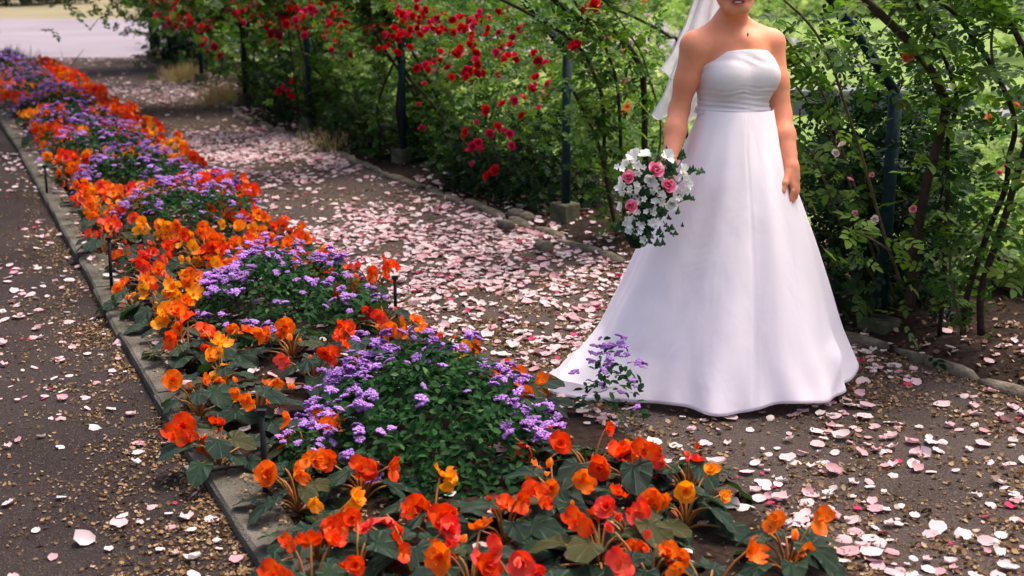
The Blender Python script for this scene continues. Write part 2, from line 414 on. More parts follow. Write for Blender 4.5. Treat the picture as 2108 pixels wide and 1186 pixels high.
# ------------------------------------------------------------------ flower and leaf shapes
def petal(ang, tilt0, tilt1, length, width, cup=.15, ruffle=.04, nu=5, nv=5, ph=0.0, z0=0.0, peak=.62, r0=0.0):
    V = []; C = []
    r, z = r0, z0; pv = 0
    for j in range(nv):
        v = j / (nv - 1)
        th = tilt0 + (tilt1 - tilt0) * v
        r += math.cos(th) * (v - pv) * length; z += math.sin(th) * (v - pv) * length; pv = v
        w = width * math.sqrt(max(0.02, 1 - ((v - peak) / (peak + .03 if v < peak else 1.06 - peak)) ** 2 * (.985 if v < peak else .80)))
        for i in range(nu):
            u = -1 + 2 * i / (nu - 1)
            rr = r - .10 * length * v * u * u; y = u * w
            zz = z + cup * length * u * u * (.4 + .6 * v) + ruffle * length * math.sin(u * 5.2 + ph) * v * v
            V.append((rr * math.cos(ang) - y * math.sin(ang), rr * math.sin(ang) + y * math.cos(ang), zz))
            C.append((v, (ang * 7.13) % 1, abs(u)))
    Fc = [(j * nu + i, j * nu + i + 1, (j + 1) * nu + i + 1, (j + 1) * nu + i) for j in range(nv - 1) for i in range(nu - 1)]
    return np.array(V), Fc, np.array(C)
def begonia_flower(kind, mat, seed):
    r = random.Random(seed); mb = MB()
    if kind == 'open':
        a0 = r.uniform(0, 6)
        for k in range(4):
            mb.add(*petal(a0 + k * math.pi / 2 + r.uniform(-.15, .15), R(r.uniform(2, 18)), R(r.uniform(20, 45)), r.uniform(.8, 1.1), r.uniform(.48, .7), .14, .15, 5, 5, r.uniform(0, 6)))
        for k in range(4):
            mb.add(*petal(a0 + .7 + k * math.pi / 2 + r.uniform(-.3, .3), R(r.uniform(28, 45)), R(r.uniform(55, 85)), r.uniform(.5, .75), r.uniform(.3, .45), .18, .2, 4, 4, r.uniform(0, 6), .03))
        for k in range(3):
            mb.add(*petal(a0 + k * 2.1 + .3, R(60), R(100), .36, .22, .12, .08, 4, 3, r.uniform(0, 6), .05))
    elif kind == 'loose':
        a0 = r.uniform(0, 6)
        for k, a in enumerate((0, 1.35, 3.1, 4.5)):
            big = 1.1 if k in (0, 2) else .7
            mb.add(*petal(a0 + a + r.uniform(-.25, .25), R(r.uniform(5, 30)), R(r.uniform(-10, 55)), big, .5 * big + .08, .16, .2, 5, 5, r.uniform(0, 6)))
        for k in range(2):
            mb.add(*petal(a0 + k * 3 + 1, R(50), R(85), .45, .28, .15, .1, 4, 3, r.uniform(0, 6)))
    else:                                                   # half-closed, hanging
        for k in range(3):
            mb.add(*petal(k * 2.1 + r.uniform(-.2, .2), R(62), R(88 + r.uniform(0, 14)), r.uniform(.9, 1.15), .42, .12, .05, 5, 4, r.uniform(0, 6)))
    for C in mb.C: C[:, 0] = np.clip(C[:, 0] * .95 + r.uniform(-.06, .12), 0, 1)
    return mb.mesh('begonia_flower', mat)
BEG_MESH = [[begonia_flower(k, BEG[c], 17 * c + i) for i, k in enumerate(('open', 'open', 'loose', 'loose', 'bud'))] for c in range(4)]
def begonia_leaf(seed):
    r = random.Random(seed); n = 18
    V = [(0, .12, .0)]; U = [(0, 0)]; skew = r.uniform(-.22, .22); wav = r.uniform(0, 6)
    for k in range(3):
        f = (.36, .72, 1.0)[k]
        for i in range(n):
            th = 2 * math.pi * i / n          # 0 = towards the tip
            rad = .62 + .42 * max(0, math.cos(th)) ** 3 + .1 * math.cos(th) - .30 * max(0, -math.cos(th)) ** 8
            rad *= 1 + skew * math.sin(th) + (.05 * math.cos(9 * th + wav) if k == 2 else 0)
            x, y = f * rad * .86 * math.sin(th), .12 + f * rad * math.cos(th)
            z = .10 * f - .20 * f * f * (.6 + .4 * math.cos(2 * th + wav)) + (.05 * math.cos(8 * th) if k else .02) * f - .12 * max(0, y) ** 2 + .15 * abs(x)
            V.append((x, y, z)); U.append((i / n, f))
    Fc = [(0, 1 + (i + 1) % n, 1 + i) for i in range(n)]
    for k in range(2):
        for i in range(n):
            a, b = 1 + k * n + i, 1 + k * n + (i + 1) % n
            Fc.append((a, a + n, b + n, b)[::-1])
    # seam in the angle at i = 0 is harmless: the veins repeat a whole number of times
    return make_mesh('begonia_leaf', V, Fc, M['begonia_leaf'], True, None, [(u if not (u == 0 and f > 0) else 0, f) for u, f in U])
LEAF_MESH = [begonia_leaf(s) for s in range(6)]
def purple_head(seed):
    r = np.random.default_rng(seed); mb = MB()
    n = 11
    for k in range(n):
        a = k * 2.4; rr = .82 * math.sqrt(k / n)
        c = np.array([rr * math.cos(a), rr * math.sin(a), .35 * (1 - rr * rr) + r.uniform(-.08, .08)])
        bm = bmesh.new(); bmesh.ops.create_icosphere(bm, subdivisions=2, radius=1)
        V = np.array([v.co[:] for v in bm.verts]); Fc = [[v.index for v in f.verts] for f in bm.faces]; bm.free()
        V *= (r.uniform(.72, 1.3, len(V)))[:, None] * np.array([1, 1, .75]) * .26
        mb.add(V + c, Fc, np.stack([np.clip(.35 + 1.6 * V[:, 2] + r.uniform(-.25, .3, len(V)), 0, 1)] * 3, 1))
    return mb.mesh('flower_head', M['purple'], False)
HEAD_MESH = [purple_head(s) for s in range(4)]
def rose(mat, seed, n=13, full=1.0):
    r = random.Random(seed); mb = MB()
    for k in range(n):
        q = k / (n - 1)
        t0 = R(84 - 62 * q * full + r.uniform(-6, 6)); t1 = R(104 - 84 * q * full + r.uniform(-8, 8))
        mb.add(*petal(k * 2.4 + r.uniform(-.2, .2), t0, t1, .5 + .38 * q, .28 + .3 * q, .1 + .12 * (1 - q), .05, 5, 4, r.uniform(0, 6), 0, .66, .05))
    for C in mb.C: C[:, 0] = np.clip(C[:, 0] * .75 + .1 + r.uniform(-.1, .2), 0, 1)
    return mb.mesh('rose_bloom', mat)
ROSE = {k: [rose(M[k], 31 * i + len(k), 11 + i) for i in range(3)] for k in ('red_rose', 'crimson_rose', 'pink_rose', 'pale_rose', 'salmon_rose', 'white_bloom', 'bouquet_pink')}
def leaflet(fold=.25, w=.34):
    V = np.array([(0, 0, 0), (-w * .8, .3, fold * w), (w * .8, .3, fold * w), (0, .42, -.02), (-w * .75, .68, fold * w - .03), (w * .75, .68, fold * w - .03), (0, 1, -.1)])
    Fc = [(0, 3, 1), (0, 2, 3), (1, 3, 4), (3, 2, 5), (3, 6, 4), (3, 5, 6)]
    return V, Fc
def compound():
    lv, lf = leaflet(); V = []; Fc = []
    for (y, a, s) in ((.12, 1.05, .34), (.12, -1.05, .34), (.38, .9, .42), (.38, -.9, .42), (.55, 0, .5)):
        c, sn = math.cos(a), math.sin(a)
        v = lv * s @ np.array([[c, sn, 0], [-sn, c, 0], [0, 0, 1]]) + np.array([0, y, -.12 * y])
        n = len(V); V += v.tolist(); Fc += [tuple(i + n for i in f) for f in lf]
    return np.array(V), np.array(Fc)
COMPOUND = compound()
SINGLE = (leaflet(.2, .3)[0], np.array(leaflet()[1]))
BLADE = (np.array([(-.02, 0, 0), (.02, 0, 0), (.018, .5, .05), (-.018, .5, .05), (0, 1, -.05)]), np.array([(0, 1, 2), (0, 2, 3), (3, 2, 4)]))
def scatter(P, Nrm, S, tpl, rnd, Tan=None):
    """copies of a small shape; Nrm = face normal, Tan = direction of the tip"""
    P = np.asarray(P, float); n = len(P)
    Nrm = Nrm / (np.linalg.norm(Nrm, axis=1)[:, None] + 1e-9)
    if Tan is None: Tan = rng.normal(0, 1, (n, 3))
    T = Tan - Nrm * np.sum(Tan * Nrm, 1)[:, None]; T /= np.linalg.norm(T, axis=1)[:, None] + 1e-9
    X = np.cross(T, Nrm)
    tv, tf = tpl
    V = (P[:, None, :] + S[:, None, None] * (tv[None, :, 0:1] * X[:, None] + tv[None, :, 1:2] * T[:, None] + tv[None, :, 2:3] * Nrm[:, None])).reshape(-1, 3)
    Fc = (tf[None] + (np.arange(n) * len(tv))[:, None, None]).reshape(-1, tf.shape[1])
    c = np.repeat(rnd, len(tv))
    return V, Fc, np.stack([c, c, c], 1)
def leaf_part(name, P, S, mat, parent, org, up=.6, out=None, tpl=COMPOUND, rnd=None, tan=None, kind='stuff'):
    n = len(P)
    Nn = rng.normal(0, 1, (n, 3)); Nn /= np.linalg.norm(Nn, axis=1)[:, None]
    Nn[:, 2] = np.abs(Nn[:, 2]); Nn += np.array([0, 0, up])
    if out is not None: Nn += out
    if rnd is None: rnd = np.clip(rng.beta(2, 2.4, n), 0, 1)
    V, Fc, c = scatter(np.asarray(P) - np.asarray(org), Nn, S, tpl, rnd, tan)
    o = obj(name, make_mesh(name, V, Fc, mat, False, c), parent)
    if kind: o['kind'] = kind
    return o

# ------------------------------------------------------------------ arches over the path
POST_S, POST_T0, POST_DT = 3.72, 4.33, 2.72
SPRING, RISE, HALF = 1.06, 1.3, 2.35
post_t = [POST_T0 + POST_DT * k for k in range(9)]
post_s = [3.86, 3.73, 3.70, 3.64, 3.70, 3.86, 4.0, 4.12, 4.3]
post_t[3] = 12.1; post_t[4] = 14.75; post_t[5] = 17.7; post_t[6] = 20.4; post_t[7] = 22.6; post_t[8] = 23.3
def arch_pt(k, d):
    q = (HALF - d) / HALF
    return st(post_s[k] - d, post_t[k], SPRING + RISE * (1 - abs(q) ** 2.1))
which = ['closest to the camera, beside the bride', 'second, post on a mossy block', 'third in the row, in dense rose leaves',
         'fourth in the row, behind red roses', 'fifth in the row, beside dry grass', 'sixth, slim and open on both sides',
         'seventh in the row, in deep shade', 'eighth in the row, near the pale road', 'last in the row, at the pale road']
for k in range(9):
    base = st(post_s[k], post_t[k], 0)
    a = empty('rose_arch', base, 'dark green metal arch over the path, ' + which[k], 'arch', 'arches over the path')
    pr = .029
    for s_ in ((0, 1) if k < 7 else (0,)):
        d = 0 if s_ == 0 else 2 * HALF
        p0, p1 = st(post_s[k] - d, post_t[k], .10), arch_pt(k, d)
        mb = MB(); V, Fc = tube([p0, p0 + (p1 - p0) * .5, p1], pr, 12); mb.add(V - base, Fc)
        for zc in (.78,):
            q = p0 + (p1 - p0) * zc; V, Fc = tube([q - [0, 0, .012], q + [0, 0, .012]], pr + .006, 12); mb.add(V - base, Fc)
        obj('post', mb.mesh('post', M['post']), a)
        bl = MB(); hb = .082 if k else .045
        bl.box((0, 0, 0), (.07, .07, hb), 0, .005)
        fm = bl.mesh('footing', M['block'], False)
        f = obj('footing', fm, a, st(post_s[k] - d, post_t[k], hb - .012) - base, (0, 0, ANG + .25))
        bv = f.modifiers.new('bevel', 'BEVEL'); bv.width = .012; bv.segments = 2
    pts = np.array([arch_pt(k, d) for d in np.linspace(0, 2 * HALF, 36)])
    V, Fc = tube(pts, .021, 10)
    obj('hoop', make_mesh('hoop', V - base, Fc, M['post']), a)

# ------------------------------------------------------------------ climbing roses
def add_blooms(parent, org, pts, kinds, size, cluster=(1, 3), spread=.075, face=(-.35, -.85, .35), name='rose_bloom'):
    for i, p in enumerate(pts):
        for q in range(random.randint(*cluster)):
            pp = np.asarray(p) + (rng.normal(0, spread, 3) if q else 0)
            k = random.choice(kinds)
            d = Vector(np.array(face) + rng.normal(0, .55, 3)); d.normalize()
            o = obj(name, random.choice(ROSE[k]), parent, pp - np.asarray(org), d.to_track_quat('Z', 'Y').to_euler(), size * random.uniform(.7, 1.25))
def climber(k, base_st, label, n_leaf, canes, mat, col_lo=(.5, 1), volume=None, hang=None, leaf=(.09, .14), blooms=(), kinds=('red_rose',), bsize=.042, singles=0, cl=(1, 4)):
    org = st(base_st[0], base_st[1], 0)
    th = empty('climbing_rose', org, label, 'climbing rose', 'roses climbing the arches')
    cane_pts = []
    for i, (pts, r0, r1) in enumerate(canes):
        P = catmull(pts, 5)
        P = P + np.stack([fold_noise(P * 3, 1.3, 50 + i + q) for q in range(3)], 1) * .008
        V, Fc = tube(P, [r0, (r0 + r1) / 2, r1], 7)
        obj('cane', make_mesh('cane', V - org, Fc, M['cane'] if r0 > .007 else M['cane_young']), th)
        cane_pts.append(P)
    L_ = []
    nc = int(n_leaf * (0.45 if volume is not None else 1))
    if cane_pts and nc:
        wts = np.array([len(c) for c in cane_pts], float); wts /= wts.sum()
        for c, w in zip(cane_pts, wts):
            m = int(nc * w)
            i = rng.integers(0, len(c), m); p = c[i] + rng.normal(0, .085, (m, 3))
            L_.append(p[p[:, 2] > .12])
    if volume is not None:
        m = (n_leaf - nc) * 3
        s = rng.uniform(volume[0], volume[1], m); t = rng.uniform(volume[2], volume[3], m); z = rng.uniform(volume[4], volume[5], m)
        p = np.stack([s * NV[0] + t * UV[0], s * NV[1] + t * UV[1], z], 1)
        keep = fold_noise(p * 3.2, 1.0, 5 + k) + rng.normal(0, .25, m) > volume[6]
        L_.append(p[keep][:n_leaf - nc])
    if hang is not None:                         # leaves over the hoop
        n_h, d0, d1, w_, drop = hang
        d = rng.uniform(d0, d1, n_h)
        p = np.array([arch_pt(k, x) for x in d]) + rng.normal(0, 1, (n_h, 3)) * np.array([w_, w_, .12])
        p[:, 2] -= rng.exponential(drop, n_h) * np.where(d > 1.6, .45, 1.0)
        keep = fold_noise(p * 3.0, 1.0, 25 + k) + rng.normal(0, .3, n_h) > -.25
        L_.append(p[keep])
    P = np.concatenate(L_)
    P = P[~((np.hypot(P[:, 0] - .80, P[:, 1] - 4.95) < .42) & (P[:, 2] < 1.82))]
    if k in (2, 3, 4, 5):
        pj = project(P)
        for (xp, y0, y1, dp, wp) in ((817, 80, 345, 10.6, 27), (619, 45, 282, 12.8, 24), (490, 40, 222, 15.2, 19), (395, 30, 172, 18.2, 14)):
            P = P[~((np.abs(pj[:, 0] - xp) < wp) & (pj[:, 1] > y0) & (pj[:, 1] < y1) & (pj[:, 2] < dp))]; pj = project(P)
    if k in (5, 6, 7):
        pj = project(P); P = P[(pj[:, 0] > 228) | (pj[:, 1] < -8)]
    if k == 0:
        pj = project(P); P = P[~((np.abs(pj[:, 0] - 1822) < 26) & (pj[:, 1] > 150) & (pj[:, 1] < 600) & (rng.random(len(P)) < .75))]
    if k in (1, 2):
        pj = project(P); P = P[~((np.abs(pj[:, 0] - 1147) < 26) & (pj[:, 1] > 175) & (pj[:, 1] < 470) & (pj[:, 2] < 8.4))]
    leaf_part('foliage', P, rng.uniform(*leaf, len(P)), mat, th, org)
    if singles:
        me = make_mesh('leaf', COMPOUND[0], COMPOUND[1], M['rose_leaf'], False, np.full((len(COMPOUND[0]), 3), .62))
        me2 = make_mesh('leaf', COMPOUND[0], COMPOUND[1], M['rose_leaf'], False, np.full((len(COMPOUND[0]), 3), .85))
        allc = np.concatenate(cane_pts); pj = project(allc)
        ok = np.where((pj[:, 0] > 1100) & (pj[:, 0] < 2120) & (pj[:, 1] > -20) & (pj[:, 1] < 620))[0]
        for i in rng.choice(ok, min(singles, len(ok)), replace=False):
            p = allc[i] + rng.normal(0, .05, 3) + np.array([0, -.05, 0])
            if np.hypot(p[0] - .80, p[1] - 4.95) < .42: continue
            obj('leaf', me if random.random() < .6 else me2, th, p - org, (rng.uniform(-.9, .5), rng.uniform(-.6, .6), rng.uniform(0, 6.28)), random.uniform(.1, .15))
    add_blooms(th, org, blooms, kinds, bsize, cl)
    return th
def px_path(L, y0, y1):
    n = len(L)
    return [at(x, y, y0 + (y1 - y0) * i / (n - 1)) for i, (x, y) in enumerate(L)]
def generic_canes(k, n, reach=1.6, r=.012):
    out = []
    for i in range(n):
        s0, t0 = post_s[k] + rng.uniform(.0, .35), post_t[k] + rng.uniform(-.45, .45)
        p = [st(s0, t0, 0), st(s0 + rng.normal(0, .08), t0 + rng.normal(0, .08), .45), st(post_s[k] + rng.normal(0, .12), post_t[k] + rng.normal(0, .25), SPRING)]
        dd = rng.uniform(.3, reach); off = rng.normal(0, .25)
        for d in np.linspace(.3, dd, 3):
            q = arch_pt(k, d); q[:2] += UV * off * (d + .3); q[2] += rng.uniform(-.12, .1); p.append(q)
        out.append((p, r * rng.uniform(.7, 1.3), r * .35))
    return out
def ring_px(L, s):
    return [ats(x, y, s) for x, y in L]

# the plant around the closest post, behind the bride's shoulder and to the right of her
near_canes = [
    (px_path([(1872, 640), (1885, 500), (1905, 398), (1924, 324), (1941, 256), (1947, 216), (1937, 182), (1914, 135), (1880, 91), (1836, 50), (1789, 10), (1740, -40)], 5.35, 4.9), .022, .015),
    (px_path([(1935, 690), (1945, 560), (1950, 440), (1951, 371), (1951, 287), (1971, 216), (1961, 162), (1941, 111), (1914, 54), (1880, 0), (1850, -40)], 5.4, 5.0), .011, .007),
    (px_path([(1985, 690), (1995, 600), (2040, 470), (2069, 388), (2076, 324), (2089, 270), (2082, 216), (2049, 148), (2005, 78), (1968, 30), (1927, 0), (1880, -40)], 5.25, 4.95), .013, .008),
    (px_path([(2020, 690), (2022, 600), (2055, 490), (2085, 390), (2120, 270), (2125, 160), (2106, 91), (2079, 44), (2042, 0), (2010, -40)], 5.2, 4.9), .016, .010),
    (px_path([(1968, 30), (1975, 0), (1980, -30)], 5.0, 4.98), .005, .004),
    (px_path([(2049, 148), (2040, 90), (2046, 20), (2050, -30)], 5.0, 4.98), .006, .004),
    (px_path([(1872, 640), (1800, 420), (1745, 230), (1700, 110), (1655, 40), (1610, -5)], 5.5, 5.2), .007, .005),
    (px_path([(1850, 640), (1760, 380), (1690, 180), (1640, 110), (1600, 60)], 5.6, 5.3), .006, .004),
    (px_path([(1840, 640), (1720, 300), (1660, 210), (1600, 130)], 5.7, 5.4), .006, .004),
    (px_path([(1845, 640), (1735, 470), (1680, 330), (1640, 290)], 5.6, 5.5), .006, .004),
    (px_path([(1985, 690), (1955, 540), (2000, 480), (2050, 440)], 5.2, 5.15), .006, .004),
    (px_path([(1835, 520), (1790, 490), (1740, 470)], 5.15, 5.05), .005, .003),
]
near_bl = [at(1862, 120, 5.0), at(1875, 117, 5.0)]
c1 = climber(0, (3.95, 4.25), 'large climbing rose with thick bent canes around the closest post, beside the bride', 560, near_canes, M['rose_leaf'],
             None, None, (260, .0, 2.2, .22, .10), (.08, .13), near_bl, ('salmon_rose',), .03, 110, (1, 1))
# dense dark leaves around that post
org = st(4.05, 4.5, 0)
dk = empty('rose_shrub', org, 'dense dark leafy rose shrub wrapped round the closest post, low down', 'shrub')
P = rng.normal(0, 1, (3600, 3)) * np.array([.27, .27, .42]) + np.array([org[0] - .02, org[1] + .15, .52])
pj = project(P); P = P[(P[:, 2] > .06) & (pj[:, 0] > 1655) & (pj[:, 0] < 1990) & ~((np.abs(pj[:, 0] - 1822) < 24) & (pj[:, 2] < 5.75) & (pj[:, 1] < 560))]
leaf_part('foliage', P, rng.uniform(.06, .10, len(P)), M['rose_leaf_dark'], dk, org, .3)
for i in range(8):
    b = org + np.array([rng.normal(0, .1), rng.normal(0, .1) + .1, 0]); e = b + np.array([rng.normal(0, .25), rng.normal(0, .2), rng.uniform(.6, 1.1)])
    V, Fc = tube(catmull([b, (b + e) / 2 + rng.normal(0, .05, 3), e], 5), [.008, .004], 6)
    obj('stem', make_mesh('stem', V - org, Fc, M['cane']), dk)
add_blooms(dk, org, [at(x, y, 4.95) for x, y in ((1795, 360), (1752, 365), (1760, 440), (1735, 300), (1722, 315), (1880, 430), (1800, 452))], ('pink_rose', 'pale_rose'), .018, (1, 1))
for (x0, x1, yb, lab) in ((850, 1090, 425, 'low dark leaf mass added as deep shade between the second and third posts'), (640, 800, 330, 'low dark leaf mass added as deep shade between the third and fourth posts'), (505, 610, 268, 'dark bushy shrub between the fourth and fifth posts')):  # first two: dark leaves added to give the deep shade under the roses
    a_, b_ = gp(x0, yb + (x0 - x1) * .14), gp(x1, yb + (x1 - x0) * .14); mid_ = (a_ + b_) / 2 + st(.28, .1)
    us = empty('shrub', mid_, lab, 'shrub', 'dark shrubs under the roses')
    n_ = 1500; q_ = rng.uniform(-.05, 1.05, n_)
    P = a_ + (b_ - a_) * q_[:, None] + np.stack([st(v, 0) for v in rng.uniform(.08, .55, n_)])
    P[:, 2] = .03 + rng.beta(1.2, 1.8, n_) * (.62 if x0 > 600 else 1.0) * (.75 + .35 * np.sin(q_ * 9 + x0))
    for (xp, wp) in ((817, 24), (619, 20), (490, 16)): P = P[np.abs(project(P)[:, 0] - xp) > wp]
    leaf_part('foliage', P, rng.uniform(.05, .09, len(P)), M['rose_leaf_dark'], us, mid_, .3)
    for i in range(5):
        b = mid_ + rng.normal(0, .12, 3) * [1, 1, 0]; e = b + rng.normal(0, .12, 3) * [1, 1, 0] + [0, 0, .5]
        V, Fc = tube([b, (b + e) / 2, e], [.008, .004], 6); obj('stem', make_mesh('stem', V - mid_, Fc, M['cane']), us)
# second post: open canes against the bright garden
second_canes = [
    (px_path([(1290, 492), (1330, 400), (1328, 306), (1325, 181), (1320, 145), (1300, 106), (1261, 64), (1214, 36), (1170, 22), (1142, 0), (1100, -40)], 7.6, 6.9), .020, .014),
    (px_path([(1272, 490), (1255, 400), (1245, 320), (1245, 264), (1239, 203), (1225, 161), (1206, 120), (1175, 83), (1125, 50), (1070, 20), (1000, -20)], 7.5, 6.9), .012, .008),
    (px_path([(1280, 490), (1285, 400), (1277, 320), (1275, 264), (1270, 195), (1261, 147), (1242, 92), (1214, 50), (1170, -20)], 7.55, 7.0), .012, .007),
    (px_path([(1268, 485), (1258, 420), (1239, 328), (1228, 284), (1206, 237), (1181, 189)], 7.4, 7.25), .011, .010),
    (px_path([(1415, 300), (1400, 100), (1378, 75), (1342, 53), (1300, 33), (1259, 14), (1220, -20)], 7.9, 7.2), .010, .007),
    (px_path([(1210, 245), (1232, 262), (1255, 280)], 7.2, 7.25), .004, .003),
    (px_path([(1300, 490), (1360, 300), (1330, 140), (1290, 60), (1240, -10)], 7.8, 7.1), .007, .005),
]
climber(1, (3.8, 6.75), 'climbing rose with bare bent canes between mossy-block post and bouquet', 560, second_canes, M['rose_leaf'], None, None,
        (430, .0, 2.4, .25, .10), (.075, .12), [at(1226, 12, 6.9), at(1222, 5, 6.88), at(1185, 100, 6.9)], ('red_rose',), .05, 60, (1, 2))
red23 = [(1030, 90), (1022, 110), (1040, 120), (1000, 150), (985, 148), (960, 160), (930, 160), (925, 140), (885, 132), (893, 128), (1062, 122), (1100, 112), (1106, 125), (945, 35), (960, 62), (920, 60),
         (1025, 262), (1010, 275), (1035, 270), (985, 292), (972, 300), (1020, 352), (1008, 360), (870, 262), (1060, 208), (1095, 180), (1080, 195), (1130, 175), (1005, 60), (890, 45), (875, 60), (840, 30), (905, 108), (1010, 40), (950, 100), (980, 125), (1050, 95), (1068, 60), (1045, 20), (1055, 300)]
climber(2, (3.75, 9.0), 'climbing rose covered in red blooms between second and third posts', 4600, generic_canes(2, 7), M['rose_leaf'], None,
        (3.68, 4.6, 7.3, 10.2, .02, 1.45, -.4), (1100, .0, 2.6, .35, .18), (.075, .12), [ats(x, y, 3.62 + rng.uniform(-.12, .05)) for x, y in red23], ('red_rose', 'red_rose', 'crimson_rose'), .038)
red34 = [(rng.uniform(625, 990), rng.uniform(-10, 75)) for _ in range(26)] + [(830, 40), (820, 20), (780, 45), (760, 60), (735, 5), (700, 70), (690, 90), (715, 30), (800, 95), (845, 95), (770, 8), (660, 10), (680, 50), (640, 30), (820, 80), (705, 55), (855, 65), (790, 70), (745, 85), (860, 15), (812, 60), (725, 20), (800, 25), (865, 45), (690, 25)]
climber(3, (3.75, 11.6), 'dark climbing rose with red blooms overhead at third and fourth posts', 3600, generic_canes(3, 7), M['rose_leaf'], None,
        (3.62, 4.7, 9.8, 12.7, .02, 1.4, -.45), (2600, .0, 3.6, .45, .22), (.08, .13), [ats(x, y, 3.58 + rng.uniform(-.2, .05)) for x, y in red34], ('red_rose', 'red_rose', 'crimson_rose'), .036)
red45 = [(rng.uniform(440, 640), rng.uniform(-10, 55)) for _ in range(24)] + [(600, 5), (570, 62), (560, 68), (580, 65), (540, 15), (520, 5), (595, 190), (585, 180), (600, 200), (575, 75), (610, 60), (550, 55), (500, 20), (480, 10)]
climber(4, (3.85, 14.3), 'dark green climbing rose in deep shade at the fifth post', 2600, generic_canes(4, 6), M['rose_leaf'], None,
        (3.72, 4.7, 12.5, 14.7, .02, 1.3, -.6), (6800, .0, 3.9, .6, .2), (.12, .17), [ats(x, y, 3.36 + rng.uniform(0, .12)) for x, y in red45], ('red_rose', 'crimson_rose'), .05)
red56 = [(rng.uniform(320, 480), rng.uniform(-8, 60)) for _ in range(14)] + [(445, 98), (430, 55), (412, 58), (405, 20), (385, 15), (360, 20), (350, 10), (372, 40), (345, 35), (418, 85), (395, 45), (338, 5), (440, 20), (456, 30), (366, 8)]
climber(5, (4.0, 17.2), 'loose climbing rose with crimson blooms above dry grass tufts', 900, generic_canes(5, 4), M['rose_leaf'], None,
        (3.9, 4.6, 15.2, 18.2, .5, 1.3, .2), (700, .0, 2.5, .45, .2), (.09, .14), [ats(x, y, 3.45 + rng.uniform(0, .15)) for x, y in red56], ('crimson_rose', 'red_rose'), .065)
red67 = [(300, 5), (312, 10), (325, 18), (335, 8), (292, 2), (320, 2), (342, 22), (330, 30)]
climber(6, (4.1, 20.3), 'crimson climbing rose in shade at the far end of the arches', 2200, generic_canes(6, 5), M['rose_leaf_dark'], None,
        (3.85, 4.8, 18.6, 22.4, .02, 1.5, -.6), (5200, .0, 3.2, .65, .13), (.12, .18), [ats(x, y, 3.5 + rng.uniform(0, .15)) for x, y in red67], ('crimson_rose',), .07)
climber(7, (4.2, 22.6), 'pale green rose spray hanging over the last post by the road', 60, generic_canes(7, 2, .5), M['bush_leaf'], None, None, (150, .0, .45, .2, .12), (.12, .18))

# ------------------------------------------------------------------ the flower bed
# purple ageratum clumps down the middle
clumps = [to_st(gp(885, 932)), to_st(gp(590, 672)), to_st(gp(395, 482))]
clumps += [(1.56 + .012 * i, 9.35 + 1.62 * i) for i in range(8)]
ordn = ['closest to the camera, with a bare green middle', 'second from the camera, behind the orange begonias', 'third from the camera', 'fourth from the camera', 'fifth from the camera',
        'sixth from the camera', 'seventh from the camera', 'eighth from the camera', 'ninth from the camera', 'tenth from the camera', 'last before the pale road']
def clump(c, rs, rt, h, n_leaf, n_head, label, mask=None, hsize=.025):
    s0, t0 = c; org = st(s0, t0, .03)
    th = empty('ageratum', org, label, 'ageratum', 'purple ageratum clumps in the bed')
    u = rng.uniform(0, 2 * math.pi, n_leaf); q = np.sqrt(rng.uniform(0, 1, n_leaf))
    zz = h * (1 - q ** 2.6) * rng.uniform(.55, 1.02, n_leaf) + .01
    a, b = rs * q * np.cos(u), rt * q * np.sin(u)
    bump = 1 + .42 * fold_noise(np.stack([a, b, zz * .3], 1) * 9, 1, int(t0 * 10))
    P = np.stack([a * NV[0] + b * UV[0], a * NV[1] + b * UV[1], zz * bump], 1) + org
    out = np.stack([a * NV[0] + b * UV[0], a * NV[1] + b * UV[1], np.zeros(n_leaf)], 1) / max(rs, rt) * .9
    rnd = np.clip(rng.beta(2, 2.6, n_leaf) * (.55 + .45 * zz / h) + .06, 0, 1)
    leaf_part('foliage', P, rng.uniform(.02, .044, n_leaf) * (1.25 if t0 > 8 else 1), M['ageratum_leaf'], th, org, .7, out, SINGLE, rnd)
    k = 0; tries = 0
    while k < n_head and tries < 4000:
        tries += 1
        th_, q_ = random.uniform(0, 2 * math.pi), math.sqrt(random.random()) * 1.0
        if mask and random.random() > mask(th_, q_): continue
        if float(fold_noise(np.array([[rs * q_ * math.cos(th_), rt * q_ * math.sin(th_), 0]]) * 11, 1, int(t0 * 7))[0]) < -.12 and random.random() < .85: continue
        a, b = rs * q_ * math.cos(th_), rt * q_ * math.sin(th_)
        bmp = 1 + .42 * float(fold_noise(np.array([[a, b, h * .2]]) * 9, 1, int(t0 * 10))[0])
        z = h * (1 - q_ ** 2.6) * bmp + random.uniform(.0, .05) + .012
        ax, bx = a / max(rs, rt), b / max(rs, rt)
        for c_ in range(random.choice((1, 1, 2, 3))):
            p = st(a, b, 0); p = p + np.array([random.gauss(0, .022), random.gauss(0, .022), z + random.gauss(0, .006)])
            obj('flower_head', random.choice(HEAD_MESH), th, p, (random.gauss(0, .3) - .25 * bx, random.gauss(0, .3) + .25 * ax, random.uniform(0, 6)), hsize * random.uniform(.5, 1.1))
        k += 1
    return th
def m0(a, q):     # flowers at the far-left rim and at the near-right rim
    s, t_ = q * math.cos(a), q * math.sin(a)
    return 1.0 if (t_ > .42 and s < .75) else (.9 if (s > .38 and t_ < .25) else (.7 if (s < -.6) else .15))
def m1(a, q):
    s, t_ = q * math.cos(a), q * math.sin(a)
    return 1.0 if t_ > -.3 + .4 * max(0, s) else .42
for i, c in enumerate(clumps):
    n_l = 4600 if i == 0 else (3600 if i == 1 else 2000 if i < 4 else 1000)
    clump(c, .46 if i else .43, (.57, .56, .62)[min(i, 2)], .27, n_l, (185, 190, 175, 140, 125, 115)[min(i, 5)], 'purple-flowered ageratum clump, ' + ordn[i], (m0, m1)[i] if i < 2 else m1)
